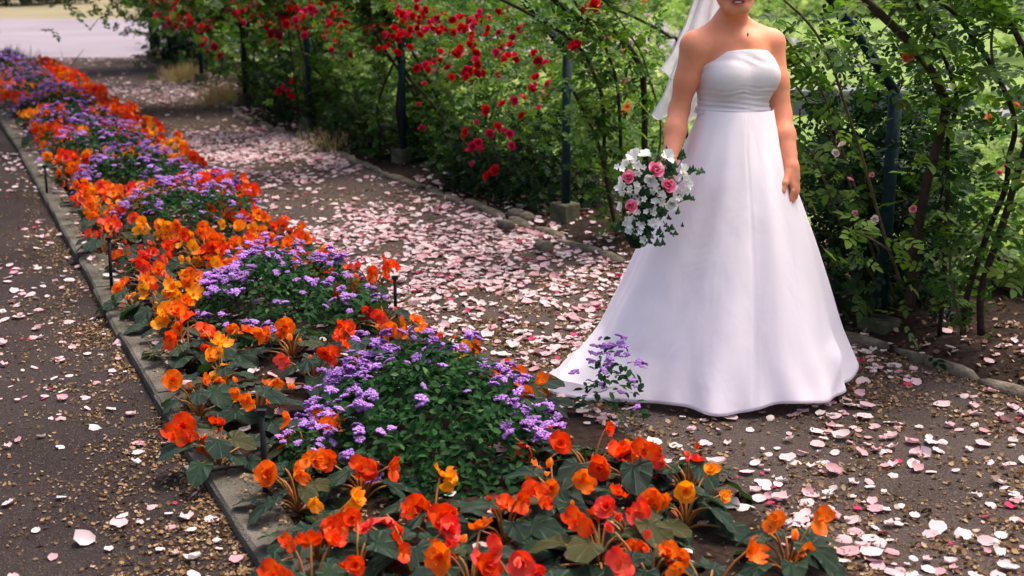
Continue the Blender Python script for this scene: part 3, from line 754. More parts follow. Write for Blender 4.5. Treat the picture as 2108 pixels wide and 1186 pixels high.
clump(to_st(gp(1255, 868)), .12, .13, .21, 130, 26, 'small lone purple ageratum against the white train', None, .021)
clump(to_st(gp(632, 1000)), .10, .14, .17, 160, 15, 'small purple ageratum beside the black stake by the kerb', None, .018)

# orange, red and amber begonias around them
COLN = ['red', 'orange', 'amber', 'coral']
def begonia(p, c, near, label, group, nl=8, nf=5, mix=.2, sc=1.0):
    th = empty('begonia', p, label, 'begonia', group, random.uniform(0, 6.28))
    inv = -th.rotation_euler.z
    tocam = Vector((-p[0], -p[1], .9)).normalized(); tocam.rotate(Euler((0, 0, inv)))
    mb = MB(); joined = []
    for i in range(nl):
        a = i * 2.4 + random.uniform(-.4, .4); q = i / max(1, nl - 1)
        rr = (.13 - .085 * q) * random.uniform(.8, 1.15) * sc; z = (.04 + .075 * q) * random.uniform(.8, 1.25) * sc
        L_ = random.uniform(.05, .088) * sc * (1.05 if near else 1.0)
        rot = Euler((random.uniform(-.55, .05), random.uniform(-.3, .3), a - math.pi / 2))
        loc = (rr * math.cos(a), rr * math.sin(a), z)
        V, Fc = tube(catmull([(0, 0, .0), (rr * .4 * math.cos(a), rr * .4 * math.sin(a), z * .75), loc], 3), [.005, .003], 5); mb.add(V, Fc)
        obj('leaf', random.choice(LEAF_MESH), th, loc, rot, L_)
    for i in range(nf):
        a = random.uniform(0, 6.28); rr = math.sqrt(random.random()) * .115 * sc; z = random.uniform(.095, .175) * sc
        base = np.array([rr * math.cos(a), rr * math.sin(a), z])
        V, Fc = tube(catmull([(0, 0, .01), (base[0] * .5, base[1] * .5, z * .7), base], 3), [.0042, .0026], 5); mb.add(V, Fc)
        cc = c if random.random() > mix else random.choice((0, 1, 1, 2, 3))
        for q in range(random.choice((1, 1, 2, 3) if near else (1, 2, 2))):
            off = Vector((random.gauss(0, .03), random.gauss(0, .03), random.gauss(0, .018))) * (1 if q else .3)
            vi = random.choice((0, 1, 2, 3, 4)) if q == 0 else random.choice((2, 3, 4))
            d = (tocam * random.uniform(.3, 1.1) + Vector((math.cos(a), math.sin(a), .35)) * .55 + Vector((random.gauss(0, .35), random.gauss(0, .35), random.gauss(0, .3)))).normalized()
            if vi == 4: d = (d * .6 + Vector((0, 0, -.7 if random.random() < .55 else .6))).normalized()
            s_ = random.uniform(.026, .046) * (.66 if vi == 4 else 1) * (.85 if q else 1) * (1.0 if near else 1.05)
            e = d.to_track_quat('Z', 'Y').to_euler(); 
            obj('flower', BEG_MESH[cc][vi], th, base + np.array(off), e, s_)
    obj('stem', mb.mesh('stem', M['begonia_stem']), th)
    return th
def place_label(c, ss, tt):
    ci = min(range(len(clumps)), key=lambda i: abs(clumps[i][1] - tt))
    side = 'path side' if ss > clumps[ci][0] + .2 else ('kerb side' if ss < clumps[ci][0] - .2 else 'middle')
    dep = 'before' if tt < clumps[ci][1] - .25 else ('behind' if tt > clumps[ci][1] + .25 else 'level with')
    return '%s begonia, %s of the bed, %s the %s ageratum clump' % (COLN[c], side, dep, ordn[ci].split(',')[0].split(' ')[0])
near_list = [(745, 955, 0, 'red begonia in front of the closest ageratum clump'), (650, 1075, 2, 'amber begonia in the front corner beside the kerb'), (735, 1135, 0, 'red begonia at the lower front edge of the bed'),
    (850, 1110, 3, 'big coral begonia at the front edge of the bed'), (970, 1145, 1, 'orange begonia front and centre in the bed'), (890, 1030, 0, 'red begonia just below the closest ageratum clump'),
    (1140, 990, 1, 'large orange begonia right below the purple flowers of the closest clump'), (1305, 945, 0, 'red begonia below the hem of the white dress'), (1412, 1010, 2, 'yellow-flowered begonia on the right side of the bed'),
    (1300, 1055, 3, 'coral and amber begonia left of the yellow one'), (1235, 1090, 0, 'small red begonia among grey-green leaves'), (1340, 1145, 3, 'coral begonia with drooping buds at the front edge'),
    (1625, 1100, 1, 'lone orange begonia at the corner by the gravel path'), (1040, 1045, 0, 'small red begonia left of bare soil'), (1070, 1175, 3, 'coral begonia cut by the lower picture edge'),
    (1460, 1170, 1, 'orange begonia cut by the lower picture edge, right of centre'), (640, 1165, 0, 'red begonia at the lower end of the kerb'), (445, 890, 0, 'red begonia leaning over the kerb'),
    (625, 880, 1, 'orange begonia behind the closest black stake'), (405, 800, 1, 'orange begonia by the kerb, left of the amber one'), (455, 748, 2, 'amber begonia with a bright cluster by the kerb'),
    (528, 795, 1, 'orange begonia left of the closest ageratum clump'), (600, 685, 1, 'orange begonia in front of the second ageratum clump'), (645, 742, 3, 'coral begonia behind the closest ageratum clump'),
    (450, 695, 0, 'bright red begonia left, in front of the second ageratum clump'), (385, 690, 0, 'small red begonia near the kerb'), (745, 700, 0, 'red begonia right, in front of the second ageratum clump'),
    (830, 668, 1, 'orange begonia beside the thin stake at the path'), (915, 700, 1, 'bright orange begonia at the path edge'), (790, 638, 3, 'coral begonia right of the second ageratum clump'),
    (1075, 792, 1, 'pale orange begonia beside the train of the dress'), (1420, 955, 3, 'coral begonia with an upright pink bud'), (610, 975, 1, 'orange begonia low behind the closest stake'),
    (1118, 905, 3, 'leafy coral begonia tucked against the right of the closest clump'), (1215, 925, 0, 'leafy begonia with few red flowers by the lone ageratum'), (1000, 770, 1, 'orange begonia on the path side behind the closest clump')]
occupied = []
for (x, y, c, lab) in near_list:
    p = gp(x, y + 8, .14); p[2] = .03
    begonia(p, c, True, lab, 'begonias at the near end of the bed', 11, 4, .14); occupied.append(p)
mid = [(270, 592, 1), (325, 612, 2), (300, 548, 3), (240, 462, 3), (350, 500, 0), (400, 522, 2), (440, 520, 0), (520, 520, 1), (548, 500, 2), (490, 500, 1), (210, 482, 3), (660, 548, 0), (768, 568, 0), (700, 590, 1),
       (505, 440, 0), (462, 425, 0), (360, 570, 1), (590, 520, 1), (280, 520, 3), (640, 560, 1)]
for (x, y, c) in mid:
    p = gp(x, y + 4, .14); p[2] = .03
    begonia(p, c, True, place_label(c, *to_st(p)), 'begonias along the bed', 8, 6, .25); occupied.append(p)
t = 5.2; nb = 0
while t < BED_END - .15:
    step = .21 if t < 10 else .27
    s = left_s(t) + .24
    while s < bedr_s(t) - .06:
        ss, tt = s + rng.uniform(-.05, .05), t + rng.uniform(-.06, .06)
        inside = any(((ss - c[0]) / .47) ** 2 + ((tt - c[1]) / .58) ** 2 < 1 for c in clumps)
        p = st(ss, tt, .03)
        if not inside and not any(np.hypot(*(p - o)[:2]) < .19 for o in occupied):
            c = int(rng.choice([0, 1, 2, 3], p=[.36, .36, .16, .12])) if ss > 1.5 else int(rng.choice([0, 1, 2, 3], p=[.25, .40, .22, .13]))
            begonia(p, c, False, place_label(c, ss, tt), 'begonias along the bed', 6 if t < 10 else 4, 6 if t < 12 else 7, .3, 1.0 if t < 10 else 1.12)
            nb += 1
        s += step
    t += step
print('begonias', nb)

# thin black stakes in the bed
def stake(x, y_top, y_base, label, lean=0.0):
    p = gp(x, y_base); h = (y_base - y_top) / (F_PX / np.linalg.norm(p - np.array([0, 0, CAM_H]))) / math.cos(PITCH)
    o = empty('garden_stake', p, label, 'stake', 'black stakes in the bed')
    mb = MB(); V, Fc = tube([(0, 0, -.05), (lean * .5, 0, h * .5), (lean, 0, h)], .0085, 8); mb.add(V, Fc)
    obj('rod', mb.mesh('rod', M['stake']), o)
    cp = MB(); cp.box((lean, 0, h), (.014, .009, .008)); obj('cap', cp.mesh('cap', M['stake'], False), o)
stake(548, 850, 1042, 'thick black stake by the kerb, closest to the camera')
stake(815, 572, 665, 'thin black stake at the path side of the bed')
stake(231, 498, 612, 'black stake by the kerb among orange begonias', .005)
stake(98, 348, 412, 'short black stake by the kerb, far along the bed')
# grey tuft at the far end of the bed
p = st(1.55, BED_END - .1, .02)
tf = empty('lavender', p, 'grey-green lavender tuft at the far end of the bed', 'shrub')
P = rng.normal(0, 1, (260, 3)) * np.array([.35, .25, .02]) + p + np.array([0, 0, .03])
leaf_part('foliage', P, rng.uniform(.25, .42, 260), leafy('lavender_leaf', [(0, (.06, .075, .06)), (.7, (.16, .17, .16)), (1, (.2, .14, .3))], .2, .7, .2), tf, p, 0, np.array([0, -.8, -.6]), BLADE, None, np.tile([0, 0, 1.0], (260, 1)) + rng.normal(0, .25, (260, 3)))

# ------------------------------------------------------------------ garden behind the arches
def tuft(p, n, h, spread, label, mat):
    o = empty('grass_tuft', p, label, 'grass tuft', 'dry grass tufts under the roses')
    P = rng.normal(0, 1, (n, 3)) * np.array([spread, spread, 0]) + p
    T = rng.normal(0, .5, (n, 3)) + np.array([0, 0, 1.0])
    leaf_part('blades', P, rng.uniform(.5, 1, n) * h, mat, o, p, 0, rng.normal(0, 1, (n, 3)) * [1, 1, 0] + [0, -.6, -.6], BLADE, None, T)
tuft(gp(462, 214), 300, .34, .13, 'straw-coloured grass tuft beside the fifth post', M['dry_grass'])
tuft(gp(380, 168), 300, .34, .12, 'small straw-coloured grass tuft beside the sixth post', M['dry_grass'])
tuft(gp(690, 312), 120, .26, .16, 'low dry grass at the foot of the fourth post', M['dry_grass'])
tuft(gp(505, 218), 130, .34, .06, 'thin dry grass just right of the fifth post', M['dry_grass'])
def bush(p, r, h, n, mat, label, blooms, kinds, bs=.045, lsize=(.09, .14), name='rose_bush', cat='rose bush', grp='rose bushes behind the arches', tpl=COMPOUND, dens=.0):
    o = empty(name, p, label, cat, grp)
    P = rng.normal(0, 1, (n * 2, 3)); P /= np.linalg.norm(P, axis=1)[:, None]
    P *= (rng.uniform(.2, 1, n * 2) ** .45)[:, None]
    P = P[(fold_noise(P * 2.2, 1, int(abs(p[0]) * 100)) > -.3 + dens)][:n]
    P = P * np.array([r, r, h * .55]) + np.array([0, 0, h * .52]) + np.array(p)
    P = P[P[:, 2] > .03]
    leaf_part('foliage', P, rng.uniform(*lsize, len(P)), mat, o, p, .5, None, tpl)
    for i in range(5):
        b = np.array(p) + rng.normal(0, .05, 3) * [1, 1, 0]; e = np.array(p) + np.array([rng.normal(0, r * .45), rng.normal(0, r * .45), h * rng.uniform(.6, .95)])
        V, Fc = tube(catmull([b, (b + e) / 2 + rng.normal(0, .06, 3), e], 4), [.012, .005], 6)
        obj('stem', make_mesh('stem', V - np.array(p), Fc, M['cane']), o)
    bl = []
    for i in range(blooms):
        d = rng.normal(0, 1, 3); d[2] = abs(d[2]) + .1; d[1] = -abs(d[1]) if rng.random() < .7 else d[1]; d /= np.linalg.norm(d)
        bl.append(np.array(p) + d * np.array([r, r, h * .55]) + np.array([0, 0, h * .52]))
    add_blooms(o, p, bl, kinds, bs, (1, 2), .05)
    return o
B_ = M['bush_leaf']
bushes = [((1200, 345), .55, .75, 420, ('pink_rose', 'pale_rose', 'salmon_rose'), 10, 'pink and cream rose bush seen right of the mossy-block post'),
          ((1290, 330), .6, .95, 420, ('pale_rose', 'white_bloom'), 12, 'cream rose bush behind the bouquet'),
          ((1175, 275), .6, .95, 360, ('pink_rose', 'crimson_rose'), 14, 'bright pink rose bush far behind the mossy-block post'),
          ((1380, 290), .8, 1.25, 520, ('pale_rose', 'pink_rose'), 12, 'tall pale rose bush behind the veil'),
          ((1250, 240), .8, 1.1, 420, ('pale_rose', 'salmon_rose', 'pink_rose'), 16, 'mixed pale rose bush far behind the bare canes'),
          ((1000, 330), .7, 1.0, 420, ('pink_rose',), 4, 'green rose bush behind the red blooms'),
          ((860, 285), .7, 1.05, 380, ('pink_rose', 'pale_rose'), 6, 'pale rose bush behind the third post'),
          ((690, 225), .7, 1.1, 360, ('pink_rose',), 6, 'pink rose bush behind the fourth post'),
          ((470, 150), .9, 1.1, 380, ('pink_rose', 'crimson_rose'), 8, 'pale green rose bush behind dry grass'),
          ((1700, 420), .28, .45, 300, ('salmon_rose', 'salmon_rose', 'crimson_rose'), 12, 'low rose bush with coral flowers beside the hanging hand'),
          ((2075, 480), .5, .62, 460, ('crimson_rose', 'pink_rose'), 10, 'rose bush with crimson-pink flowers at the right picture edge'),
          ((1990, 470), .35, .5, 300, ('crimson_rose',), 4, 'low rose bush with pink flowers behind the bent canes'),
          ((2060, 600), .38, .50, 420, ('salmon_rose',), 3, 'leafy low bush at the foot of the right canes'),
          ((1930, 350), .6, .7, 320, ('pale_rose', 'salmon_rose'), 5, 'low pale rose bush on the lawn behind the closest post')]
for (px, r, h, n, kinds, nbl, lab) in bushes:
    bush(gp(*px), r, h, n, B_, lab, nbl, kinds, .045 if gp(*px)[1] > 9 else .026)
# far green mass of the garden
bush(np.array([2.2, 20.0, 0]), 1.8, 2.2, 900, B_, 'broad green shrub far behind the veil', 14, ('pale_rose', 'pink_rose'), .07, (.16, .26), 'shrub', 'shrub', 'far shrubs across the lawn')
bush(np.array([4.6, 24.0, 0]), 1.7, 2.0, 800, B_, 'broad green shrub far behind her shoulder', 8, ('pale_rose',), .07, (.16, .26), 'shrub', 'shrub', 'far shrubs across the lawn')
bush(np.array([9.2, 22.0, 0]), 1.9, 2.2, 900, B_, 'broad green shrub far off at the right', 10, ('pale_rose', 'pink_rose'), .07, (.16, .26), 'shrub', 'shrub', 'far shrubs across the lawn')
bush(np.array([-.6, 19.0, 0]), 1.6, 2.0, 900, M['hedge'], 'dark green shrub far behind the third post', 0, ('pale_rose',), .07, (.16, .26), 'shrub', 'shrub', 'far shrubs across the lawn')
bush(np.array([-3.2, 21.5, 0]), 1.5, 2.0, 900, M['hedge'], 'dark green shrub far behind the fifth post', 0, ('pale_rose',), .07, (.16, .26), 'shrub', 'shrub', 'far shrubs across the lawn')
bush(np.array([-5.6, 25.5, 0]), 1.2, 1.8, 800, M['hedge'], 'dark green shrub at the road behind the last posts', 0, ('pale_rose',), .07, (.16, .26), 'shrub', 'shrub', 'far shrubs across the lawn')
bush(gp(15, 12), 1.9, 2.0, 800, M['hedge'], 'dark rounded shrub on the far dry lawn, leftmost', 0, ('pale_rose',), .07, (.3, .45), 'shrub', 'shrub', 'shrubs on the far dry lawn')
bush(gp(122, 8), 1.6, 1.8, 800, M['hedge'], 'dark rounded shrub on the far dry lawn, second from the left', 0, ('pale_rose',), .07, (.3, .45), 'shrub', 'shrub', 'shrubs on the far dry lawn')
# pale green fern below her hand
p = gp(1672, 405); fo = empty('fern', p, 'pale green arching fern beside the hanging hand', 'fern')
for i in range(16):
    a = rng.uniform(0, 6.28); ln = rng.uniform(.45, .75); q = np.linspace(0, 1, 18)
    sp = np.stack([np.cos(a) * ln * q * .75, np.sin(a) * ln * q * .75, ln * (1.15 * q - .75 * q * q)], 1)
    side = np.array([-math.sin(a), math.cos(a), 0])
    Pq = np.concatenate([sp, sp]); Tn = np.concatenate([np.tile(side, (18, 1)), np.tile(-side, (18, 1))]) + np.tile([np.cos(a) * .4, np.sin(a) * .4, -.2], (36, 1))
    leaf_part('frond', Pq + p, np.tile(.13 * np.sin(np.pi * (.12 + .86 * q)), 2), M['fern'], fo, p, 2.0, None, SINGLE, None, Tn, None)
# low grey wall across the lawn and a stone block in front of it
wl = empty('stone_wall', (5.2, 14.3, 0), 'low grey stone wall with capstones across the lawn', 'wall')
for i in range(9):
    x = -3.9 + i * .92
    mb = MB(); mb.box((x, 0, .10), (.452, .16, .10), 0, .004); obj('stone', mb.mesh('stone', M['wall'], False), wl)
    mb = MB(); mb.box((x + .04, -.01, .232), (.452, .21, .03), 0, .004); obj('capstone', mb.mesh('capstone', M['wall'], False), wl)
blk = empty('stone_bench', gp(2085, 303), 'pale grey stone bench on the lawn at the right edge', 'bench')
mb = MB(); mb.box((.05, 0, .27), (.34, .2, .03), .1, .003); obj('seat', mb.mesh('seat', M['wall'], False), blk)
for sx in (-.2, .28):
    mb = MB(); mb.box((sx, 0, .12), (.05, .16, .119), .1, .003); obj('leg', mb.mesh('leg', M['wall'], False), blk)
# clipped hedge closing the lawn
hd = empty('hedge', (3, 40, 0), 'long clipped green hedge far behind the lawn', 'hedge')
P = np.stack([rng.uniform(-3, 26, 5200), rng.normal(0, .5, 5200), rng.uniform(0, 2.3, 5200)], 1) + np.array([3 - 6, 40, 0])
leaf_part('foliage', P, rng.uniform(.35, .55, len(P)), M['bush_leaf'], hd, np.array([3, 40, 0]), .3, np.array([0, -.6, 0]))

# ------------------------------------------------------------------ the bride
def surface_nets(D, lo, h):
    s = D < 0
    nx, ny, nz = D.shape
    mixed = np.zeros((nx - 1, ny - 1, nz - 1), np.int8)
    for i in (0, 1):
        for j in (0, 1):
            for k in (0, 1):
                mixed += s[i:nx - 1 + i, j:ny - 1 + j, k:nz - 1 + k]
    cells = np.argwhere((mixed > 0) & (mixed < 8))
    idx = -np.ones(mixed.shape, np.int64); idx[tuple(cells.T)] = np.arange(len(cells))
    acc = np.zeros((len(cells), 3)); cnt = np.zeros(len(cells))
    cor = [(i, j, k) for i in (0, 1) for j in (0, 1) for k in (0, 1)]
    for a in cor:
        for ax in range(3):
            if a[ax]: continue
            b = list(a); b[ax] = 1
            da = D[tuple((cells + a).T)]; db = D[tuple((cells + b).T)]
            m = (da < 0) != (db < 0)
            tt = np.where(m, da / np.where(m, da - db, 1), 0)
            p = np.tile(np.array(a, float), (len(cells), 1)); p[:, ax] += tt
            acc[m] += p[m]; cnt[m] += 1
    V = (cells + acc / cnt[:, None]) * h + lo
    quads = []
    for ax in range(3):
        sl0 = [slice(None)] * 3; sl1 = [slice(None)] * 3
        sl0[ax] = slice(0, -1); sl1[ax] = slice(1, None)
        ch = s[tuple(sl0)] != s[tuple(sl1)]
        e = np.argwhere(ch)
        o1, o2 = [a for a in range(3) if a != ax]
        ok = (e[:, o1] > 0) & (e[:, o2] > 0) & (e[:, o1] < D.shape[o1] - 1) & (e[:, o2] < D.shape[o2] - 1)
        e = e[ok]
        u = np.zeros(3, int); u[o1] = 1; w = np.zeros(3, int); w[o2] = 1
        q = np.stack([idx[tuple((e - u - w).T)], idx[tuple((e - w).T)], idx[tuple(e.T)], idx[tuple((e - u).T)]], 1)
        flip = s[tuple(e.T)] ^ (ax == 1)
        q[~flip] = q[~flip][:, ::-1]
        quads.append(q)
    return V, np.concatenate(quads)
def smin(a, b, k):
    hh = np.clip(.5 + .5 * (b - a) / k, 0, 1)
    return b + (a - b) * hh - k * hh * (1 - hh)
class Field:
    def __init__(s, lo, hi, h):
        s.lo = np.array(lo, float); s.h = h
        s.n = np.ceil((np.array(hi) - s.lo) / h).astype(int) + 1
        s.D = np.full(tuple(s.n), .25, np.float32)
    def sub(s, lo, hi):
        a = np.maximum(0, np.floor((np.array(lo) - s.lo) / s.h).astype(int)); b = np.minimum(s.n, np.ceil((np.array(hi) - s.lo) / s.h).astype(int) + 1)
        sl = tuple(slice(i, j) for i, j in zip(a, b))
        g = np.stack(np.meshgrid(*[s.lo[i] + s.h * np.arange(a[i], b[i], dtype=np.float32) for i in range(3)], indexing='ij'), -1)
        return sl, g
    def cone(s, a, b, ra, rb, k=.02):
        a = np.array(a, float); b = np.array(b, float); m = max(ra, rb) + k + .03
        sl, g = s.sub(np.minimum(a, b) - m, np.maximum(a, b) + m)
        ab = b - a; hh = np.clip(((g - a) @ ab) / (ab @ ab), 0, 1)
        d = np.linalg.norm(g - a - hh[..., None] * ab, axis=-1) - (ra + (rb - ra) * hh)
        s.D[sl] = smin(s.D[sl], d, k)
    def ell(s, c, r, k=.03, Rm=None, cut=False):
        c = np.array(c, float); r = np.array(r, float); m = r.max() + k + .03
        sl, g = s.sub(c - m, c + m); p = g - c
        if Rm is not None: p = p @ Rm            # columns of Rm = local axes
        k0 = np.linalg.norm(p / r, axis=-1); k1 = np.linalg.norm(p / (r * r), axis=-1) + 1e-6
        d = k0 * (k0 - 1) / k1
        s.D[sl] = -smin(-s.D[sl], d, k) if cut else smin(s.D[sl], d, k)
    def mesh(s, keep=None):
        return surface_nets(s.D, s.lo, s.h)
BX, BY = .838, 4.97
BR = np.array([BX, BY, 0.0])
YAW = R(25)
fv = np.array([math.sin(YAW), -math.cos(YAW), 0]); lv = np.array([math.cos(YAW), math.sin(YAW), 0]); uv_ = np.array([0, 0, 1.0])
BODY = np.stack([lv, fv, uv_], 1)                      # columns: her left, her front, up
def bl(l, f, z): return lv * l + fv * f + uv_ * z      # relative to BR
def A(x, y, Y): return at(x, y, Y) - BR
HY = R(0)
hf = np.array([math.sin(HY) - .04, -math.cos(HY), 0]); hf /= np.linalg.norm(hf); hl = np.array([-hf[1], hf[0], 0])
HEAD = np.stack([hl, hf, uv_], 1)
HC = A(1513, 15, 4.93); HC[2] = -.012
def hd_(l, f, z): return HC + hl * l + hf * f + uv_ * z

body = empty('person', BR, 'bride in a strapless white gown and veil, walking with a bouquet held low', 'person')
def torso(fl):
    fl.ell(bl(0, -.01, .93), (.168, .125, .15), .05, BODY)
    fl.ell(bl(0, -.005, 1.07), (.132, .105, .15), .05, BODY)
    fl.ell(bl(0, -.01, 1.19), (.148, .105, .13), .04, BODY)
    for sx in (-1, 1): fl.ell(bl(.07 * sx, .064, 1.182), (.07, .05, .062), .045, BODY)
    fl.ell(bl(0, -.015, 1.275), (.145, .078, .07), .05, BODY)
fl = Field((-.42, -.42, -.01), (.42, .36, 1.70), .0036)
torso(fl)
# neck, shoulders
fl.cone(bl(0, -.045, 1.30), hd_(0, -.015, 1.45), .060, .053, .03)
SR, SL = bl(-.178, -.012, 1.288), bl(.168, -.012, 1.288)
for sh in (SR, SL):
    fl.cone(bl(0, -.05, 1.385), sh + np.array([0, 0, .022]), .036, .034, .05)
    fl.cone(bl(0, .035, 1.315), sh + np.array([0, 0, .012]), .018, .030, .05)
    fl.cone(bl(.018 if sh is SL else -.018, .052, 1.318), sh * .72 + np.array([0, 0, .38]) + fv * .018, .0105, .0125, .012)
ER, WR = A(1398, 226, 4.93), A(1379, 332, 4.80)
EL, WL = A(1608, 236, 4.98), A(1630, 346, 4.84)
fl.cone(SR, ER * .55 + SR * .45, .051, .043, .03); fl.cone(ER * .5 + SR * .5, ER, .043, .0365, .02)
fl.cone(ER, ER * .6 + WR * .4, .0385, .040, .02); fl.cone(ER * .6 + WR * .4, WR, .040, .027, .02)
fl.cone(SL, EL * .55 + SL * .45, .049, .042, .03); fl.cone(EL * .5 + SL * .5, EL, .047, .038, .02)
fl.cone(EL, EL * .6 + WL * .4, .038, .037, .02); fl.cone(EL * .6 + WL * .4, WL, .037, .025, .02)
def hand(w, d, n, sd_, curl, size=1.0, thumb_in=.3, spread=.0):
    d = d / np.linalg.norm(d); n = n - d * n.dot(d); n /= np.linalg.norm(n); sd_ = sd_ - d * sd_.dot(d) - n * sd_.dot(n); sd_ /= np.linalg.norm(sd_)
    Rm = np.stack([sd_, n, d], 1)
    fl.cone(w, w + d * .03 * size, .024, .024, .02)
    fl.ell(w + d * .055 * size, np.array([.038, .016, .052]) * size, .018, Rm)
    for i, (o, ln) in enumerate(((.0285, .074), (.0097, .083), (-.0095, .076), (-.0278, .062))):
        p = w + (d * (.092 - .004 * abs(i - 1)) + sd_ * o) * size; cur = R(8); r_ = .0081 - .0004 * i
        for j, fr in enumerate((.46, .31, .23)):
            cur += curl * (.55 if j == 0 else 1.0) * (1 + .08 * i)
            dd = d * math.cos(cur) + n * math.sin(cur) + sd_ * spread * (1.5 - i)
            q = p + dd / np.linalg.norm(dd) * ln * fr * size
            fl.cone(p, q, r_ * size, (r_ - .0007) * size, .0025); p = q; r_ -= .0007
    p = w + (d * .022 + sd_ * .024 + n * .006) * size
    for j, (ln, a_) in enumerate(((.045, .62), (.032, .30), (.026, .12))):
        dd = d * math.cos(a_) + sd_ * math.sin(a_) + n * (thumb_in + .1 * j); q = p + dd / np.linalg.norm(dd) * ln * size
        fl.cone(p, q, (.0135 - .0018 * j) * size, (.0120 - .0022 * j) * size, .008 if j else .014); p = q
    return p
thumbL = hand(WL, A(1643, 425, 4.79) - WL, np.array([-.72, .5, 0]), np.array([-.5, -.82, 0]), R(30), 1.0, .25)
HDIR = A(1364, 380, 4.765) - WR
thumbR = hand(WR, HDIR, np.array([.35, .55, .3]), np.array([-.55, -.3, .6]), R(62), .98, .5)
# head
fl.ell(hd_(0, -.022, 1.565), (.074, .092, .086), .02, HEAD)
fl.ell(hd_(0, .026, 1.51), (.060, .066, .078), .03, HEAD)
fl.ell(hd_(0, .066, 1.447), (.026, .022, .022), .03, HEAD)
for sx in (-1, 1):
    fl.cone(hd_(.058 * sx, -.005, 1.49), hd_(.024 * sx, .062, 1.445), .016, .018, .03)
    fl.ell(hd_(.036 * sx, .066, 1.50), (.024, .02, .02), .02, HEAD)
    fl.ell(hd_(.031 * sx, .098, 1.541), (.017, .012, .011), .012, HEAD, True)
    fl.ell(hd_(.076 * sx, -.01, 1.53), (.008, .018, .03), .006, HEAD)
    fl.ell(hd_(.030 * sx, .082, 1.563), (.022, .012, .007), .012, HEAD)
fl.cone(hd_(0, .086, 1.548), hd_(0, .106, 1.508), .008, .0125, .012)
for sx in (-1, 1): fl.ell(hd_(.011 * sx, .098, 1.503), (.008, .009, .007), .008, HEAD)
fl.ell(hd_(0, .083, 1.476), (.028, .014, .007), .008, HEAD)
fl.ell(hd_(0, .083, 1.459), (.024, .014, .008), .008, HEAD)
fl.ell(hd_(0, .096, 1.4675), (.022, .014, .0045), .003, HEAD, True)
# legs and shoes under the gown
for sx in (-1, 1):
    hip, knee, ank = bl(.085 * sx, -.01, .88), bl(.085 * sx, .02 + .03 * sx, .48), bl(.085 * sx, -.02 + .05 * sx, .08)
    fl.cone(hip, knee, .085, .055, .04); fl.cone(knee, ank, .052, .033, .03)
    fl.cone(ank - [0, 0, .035], ank + fv * .15 - [0, 0, .045], .033, .028, .02)
V, Fq = fl.mesh()
def lap(V, Fq, it=2, lam=.5):
    for _ in range(it):
        acc = np.zeros_like(V); cn = np.zeros(len(V))
        for a in range(4):
            for b in (1, 3):
                np.add.at(acc, Fq[:, a], V[Fq[:, (a + b) % 4]]); np.add.at(cn, Fq[:, a], 1)
        V = V + lam * (acc / np.maximum(cn, 1)[:, None] - V)
    return V
V = lap(V, Fq, 2, .4)
# skin: lips, brows, nails, all as pigment
hz = (V - HC) @ HEAD
lip = np.exp(-((hz[:, 0] / .027) ** 4)) * np.exp(-(((hz[:, 2] - 1.468 - .12 * hz[:, 0] ** 2 / .027) / .0135) ** 4)) * (hz[:, 1] > .072)
inner = np.exp(-((hz[:, 0] / .02) ** 4)) * np.exp(-(((hz[:, 2] - 1.4675) / .004) ** 4)) * (hz[:, 1] > .06)
brow = np.exp(-(((np.abs(hz[:, 0]) - .032) / .018) ** 4)) * np.exp(-(((hz[:, 2] - 1.568) / .0045) ** 2)) * (hz[:, 1] > .06)
nail = np.exp(-(np.linalg.norm(V - thumbL, axis=1) / .010) ** 2) * .8
c = np.stack([lip, np.clip(brow + inner, 0, 1), nail], 1)
def skin_mat():
    m, N, L, B = new_mat('skin')
    at_ = N.new('ShaderNodeAttribute'); at_.attribute_name = 'col'
    sp = N.new('ShaderNodeSeparateColor'); L.new(at_.outputs['Color'], sp.inputs[0])
    tc = N.new('ShaderNodeTexCoord'); nz = N.new('ShaderNodeTexNoise'); nz.inputs['Scale'].default_value = 13; nz.inputs['Detail'].default_value = 8; nz.inputs['Roughness'].default_value = .7
    L.new(tc.outputs['Object'], nz.inputs['Vector'])
    b = N.new('ShaderNodeMix'); b.data_type = 'RGBA'; b.inputs['A'].default_value = (.60, .165, .078, 1); b.inputs['B'].default_value = (.76, .33, .19, 1)
    L.new(nz.outputs[0], b.inputs['Factor'])
    prev = b.outputs['Result']
    for ch, cc in ((0, (.34, .05, .045, 1)), (1, (.05, .025, .018, 1)), (2, (.75, .55, .47, 1))):
        mx = N.new('ShaderNodeMix'); mx.data_type = 'RGBA'; mx.inputs['B'].default_value = cc
        L.new(prev, mx.inputs['A']); L.new(sp.outputs[ch], mx.inputs['Factor']); prev = mx.outputs['Result']
    L.new(prev, B.inputs['Base Color'])
    B.inputs['Roughness'].default_value = .5; B.inputs['Specular IOR Level'].default_value = .25
    B.inputs['Subsurface Weight'].default_value = .12; B.inputs['Subsurface Radius'].default_value = (.012, .005, .003); B.inputs['Subsurface Scale'].default_value = 1.0
    return m
M['skin'] = skin_mat()
obj('body', make_mesh('body', V, Fq, M['skin'], True, c), body)
